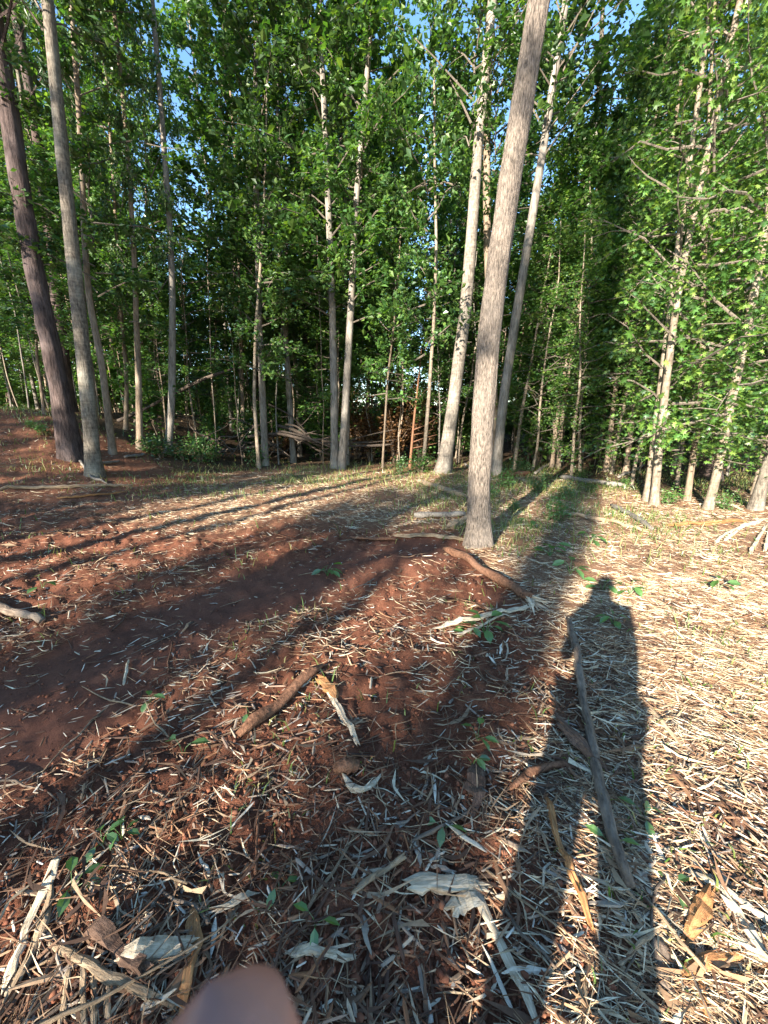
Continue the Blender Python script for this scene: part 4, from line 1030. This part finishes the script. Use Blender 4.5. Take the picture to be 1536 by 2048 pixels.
def person():
    yb = -.30; sh = 1.43
    hand = camp(-.030, .125, .012); elbow = np.array([-.20, -.24, 1.10])
    N_ = [((0, yb, .96), (.15, .11)), ((0, yb, 1.12), (.135, .10)), ((0, yb, 1.30), (.155, .11)), ((0, yb, 1.43), (.10, .08)), ((0, yb + .01, 1.50), (.055, .055)), ((0, yb + .03, 1.56), (.058, .066)), ((0, yb + .03, 1.64), (.074, .092)), ((0, yb + .02, 1.71), (.055, .068)),
          ((-.165, yb, sh - .02), .055), (elbow, .042), ((elbow * .3 + hand * .7), .031), (hand, .026),
          ((.16, yb, sh - .02), .055), ((.192, yb - .02, 1.13), .043), ((.200, yb + .03, .90), .032), ((.200, yb + .05, .80), .032),
          ((-.11, yb, .90), .098), ((-.15, yb + .03, .50), .062), ((-.17, yb - .01, .10), .043), ((-.19, yb + .14, .05), .036),
          ((.11, yb, .90), .098), ((.15, yb + .03, .50), .062), ((.17, yb - .01, .10), .043), ((.19, yb + .14, .05), .036)]
    xb = -.085
    N_ = [((c_[0] + xb * (0 if i in (11,) else .4 if i == 10 else 1), c_[1], c_[2]), r_) for i, (c_, r_) in enumerate(N_)]
    E = [(0, 1), (1, 2), (2, 3), (3, 4), (4, 5), (5, 6), (6, 7), (3, 8), (8, 9), (9, 10), (10, 11), (3, 12), (12, 13), (13, 14), (14, 15), (0, 16), (16, 17), (17, 18), (18, 19), (0, 20), (20, 21), (21, 22), (22, 23)]
    gz = float(height(0, yb)) + .01
    base = skin_obj('body', N_, E, M_SKIN)
    bm = bmesh.new(); bm.from_mesh(base)
    A = Acc()
    def finger(pts, rr, k=14):
        Q, t = resample(pts, 16)
        rad = np.interp(t, np.linspace(0, 1, len(rr)), rr)
        tipd = (1 - t) * np.linalg.norm(np.asarray(pts[-1]) - np.asarray(pts[0]))
        rad = np.where(tipd < rad, np.sqrt(np.clip(rad ** 2 - (rad - tipd) ** 2, 1e-9, None)), rad)
        A.tube(Q, rad, k)
    # the raised finger that reaches up in front of the lens
    finger([camp(.004, .118, .014), camp(-.005, .085, .030), camp(-.0143, .0650, .0385), camp(-.0186, .0496, .0405)], (.0108, .0104, .0092, .0070), 24)
    for q, dz in ((-.004, .012), (-.008, .027), (-.012, .041)):
        finger([camp(-.045 + q, .105 + dz, .010), camp(-.02 + q, .104 + dz, .022), camp(.006 + q, .106 + dz, .016), camp(.014 + q, .108 + dz, .008)], (.0095, .009, .0085, .007))
    finger([camp(-.055, .13, .004), camp(-.068, .105, -.008), camp(-.060, .080, -.014), camp(-.045, .070, -.014)], (.012, .011, .0105, .009))
    # the hanging right hand
    w = np.array([.200 + xb, yb + .05, .80])
    for i, dx in enumerate((-.022, -.008, .007, .021)):
        finger([w + (0.0, dx * 1.0, -.01), w + (-.008, dx * 1.1, -.06), w + (-.018, dx * 1.1, -.09), w + (-.028, dx, -.10 - .012 * (i in (1, 2)))], (.010, .009, .008, .007))
    finger([w + (-.005, .02, .02), w + (-.02, .045, -.015), w + (-.028, .05, -.05)], (.012, .010, .008))
    # nose and ears
    h = np.array([xb, yb + .03, 1.62])
    A.tube(np.array([h + (0, .085, .03), h + (0, .104, -.005), h + (0, .088, -.015)]), (.008, .014, .012), 8)
    for s in (-1, 1): A.tube(np.array([h + (s * .073, 0, .03), h + (s * .082, -.012, .005), h + (s * .074, -.004, -.03)]), (.01, .016, .008), 8, .5)
    fm = A.mesh('fingers', [M_SKIN], True)
    bm.from_mesh(fm)
    me = bpy.data.meshes.new('person'); bm.to_mesh(me); bm.free(); me.materials.append(M_SKIN)
    for p in me.polygons: p.use_smooth = True
    o = link('person', me, loc=(0, 0, gz))
    o.location.z = 0.0
    tag(o, 'person holding up a phone, only a blurred fingertip showing at the bottom edge', 'person')
    g2 = lambda i, k=1.0, dz=0: ((N_[i][0][0], N_[i][0][1], N_[i][0][2] + dz), tuple(q * k for q in N_[i][1]) if isinstance(N_[i][1], tuple) else N_[i][1] * k)
    # shirt: torso and sleeves
    S_ = [g2(0, 1.12), g2(1, 1.12), g2(2, 1.1), g2(3, 1.08), g2(8, 1.2), ((-.205 + xb, yb + .05, 1.27), .055), g2(12, 1.2), ((.178 + xb, yb - .01, 1.25), .056)]
    sm_ = skin_obj('shirt', S_, [(0, 1), (1, 2), (2, 3), (3, 4), (4, 5), (3, 6), (6, 7)], cloth('shirt_cloth', (.08, .10, .14)))
    link('shirt', sm_, o)
    T_ = [g2(0, 1.13, -.02), g2(16, 1.15), g2(17, 1.3), g2(18, 1.6), g2(20, 1.15), g2(21, 1.3), g2(22, 1.6)]
    link('trousers', skin_obj('trousers', T_, [(0, 1), (1, 2), (2, 3), (0, 4), (4, 5), (5, 6)], cloth('trouser_cloth', (.05, .055, .07))), o)
    for s in (-1, 1):
        b = skin_obj('boot', [((xb + s * .17, yb - .03, .09), .058), ((xb + s * .18, yb + .05, .05), .048), ((xb + s * .195, yb + .17, .042), .042)], [(0, 1), (1, 2)], cloth('boot_leather', (.05, .03, .02)))
        link('boot', b, o)
    hr = skin_obj('hair', [((xb, yb + .0, 1.66), (.082, .085)), ((xb, yb - .005, 1.725), (.062, .075))], [(0, 1)], cloth('hair_strands', (.03, .02, .015)))
    link('hair', hr, o)
    # the phone, its lens just behind the viewpoint
    bm = bmesh.new(); bmesh.ops.create_cube(bm, size=1)
    bmesh.ops.scale(bm, vec=(.075, .008, .155), verts=bm.verts)
    bmesh.ops.bevel(bm, geom=[e for e in bm.edges if abs(e.verts[0].co.y - e.verts[1].co.y) > .004], offset=.010, segments=3, affect='EDGES')
    me = bpy.data.meshes.new('smartphone'); bm.to_mesh(me); bm.free()
    m, nt, out = mat('phone_glass'); princ(nt, out, (.02, .02, .025), .25); me.materials.append(m)
    c = camp(-.022, .055, -.013)
    ph = link('smartphone', me, loc=c, rot=(-PITCH, 0, 0))
    tag(ph, 'dark smartphone held up in the photographer\'s left hand', 'phone')
person()
print('TRIS', sum(len(m.loop_triangles) if m.loop_triangles else sum(len(p.vertices) - 2 for p in m.polygons) if len(m.polygons) < 5000 else len(m.polygons) * 1.5 for m in bpy.data.meshes), 'OBJ', len(bpy.data.objects))
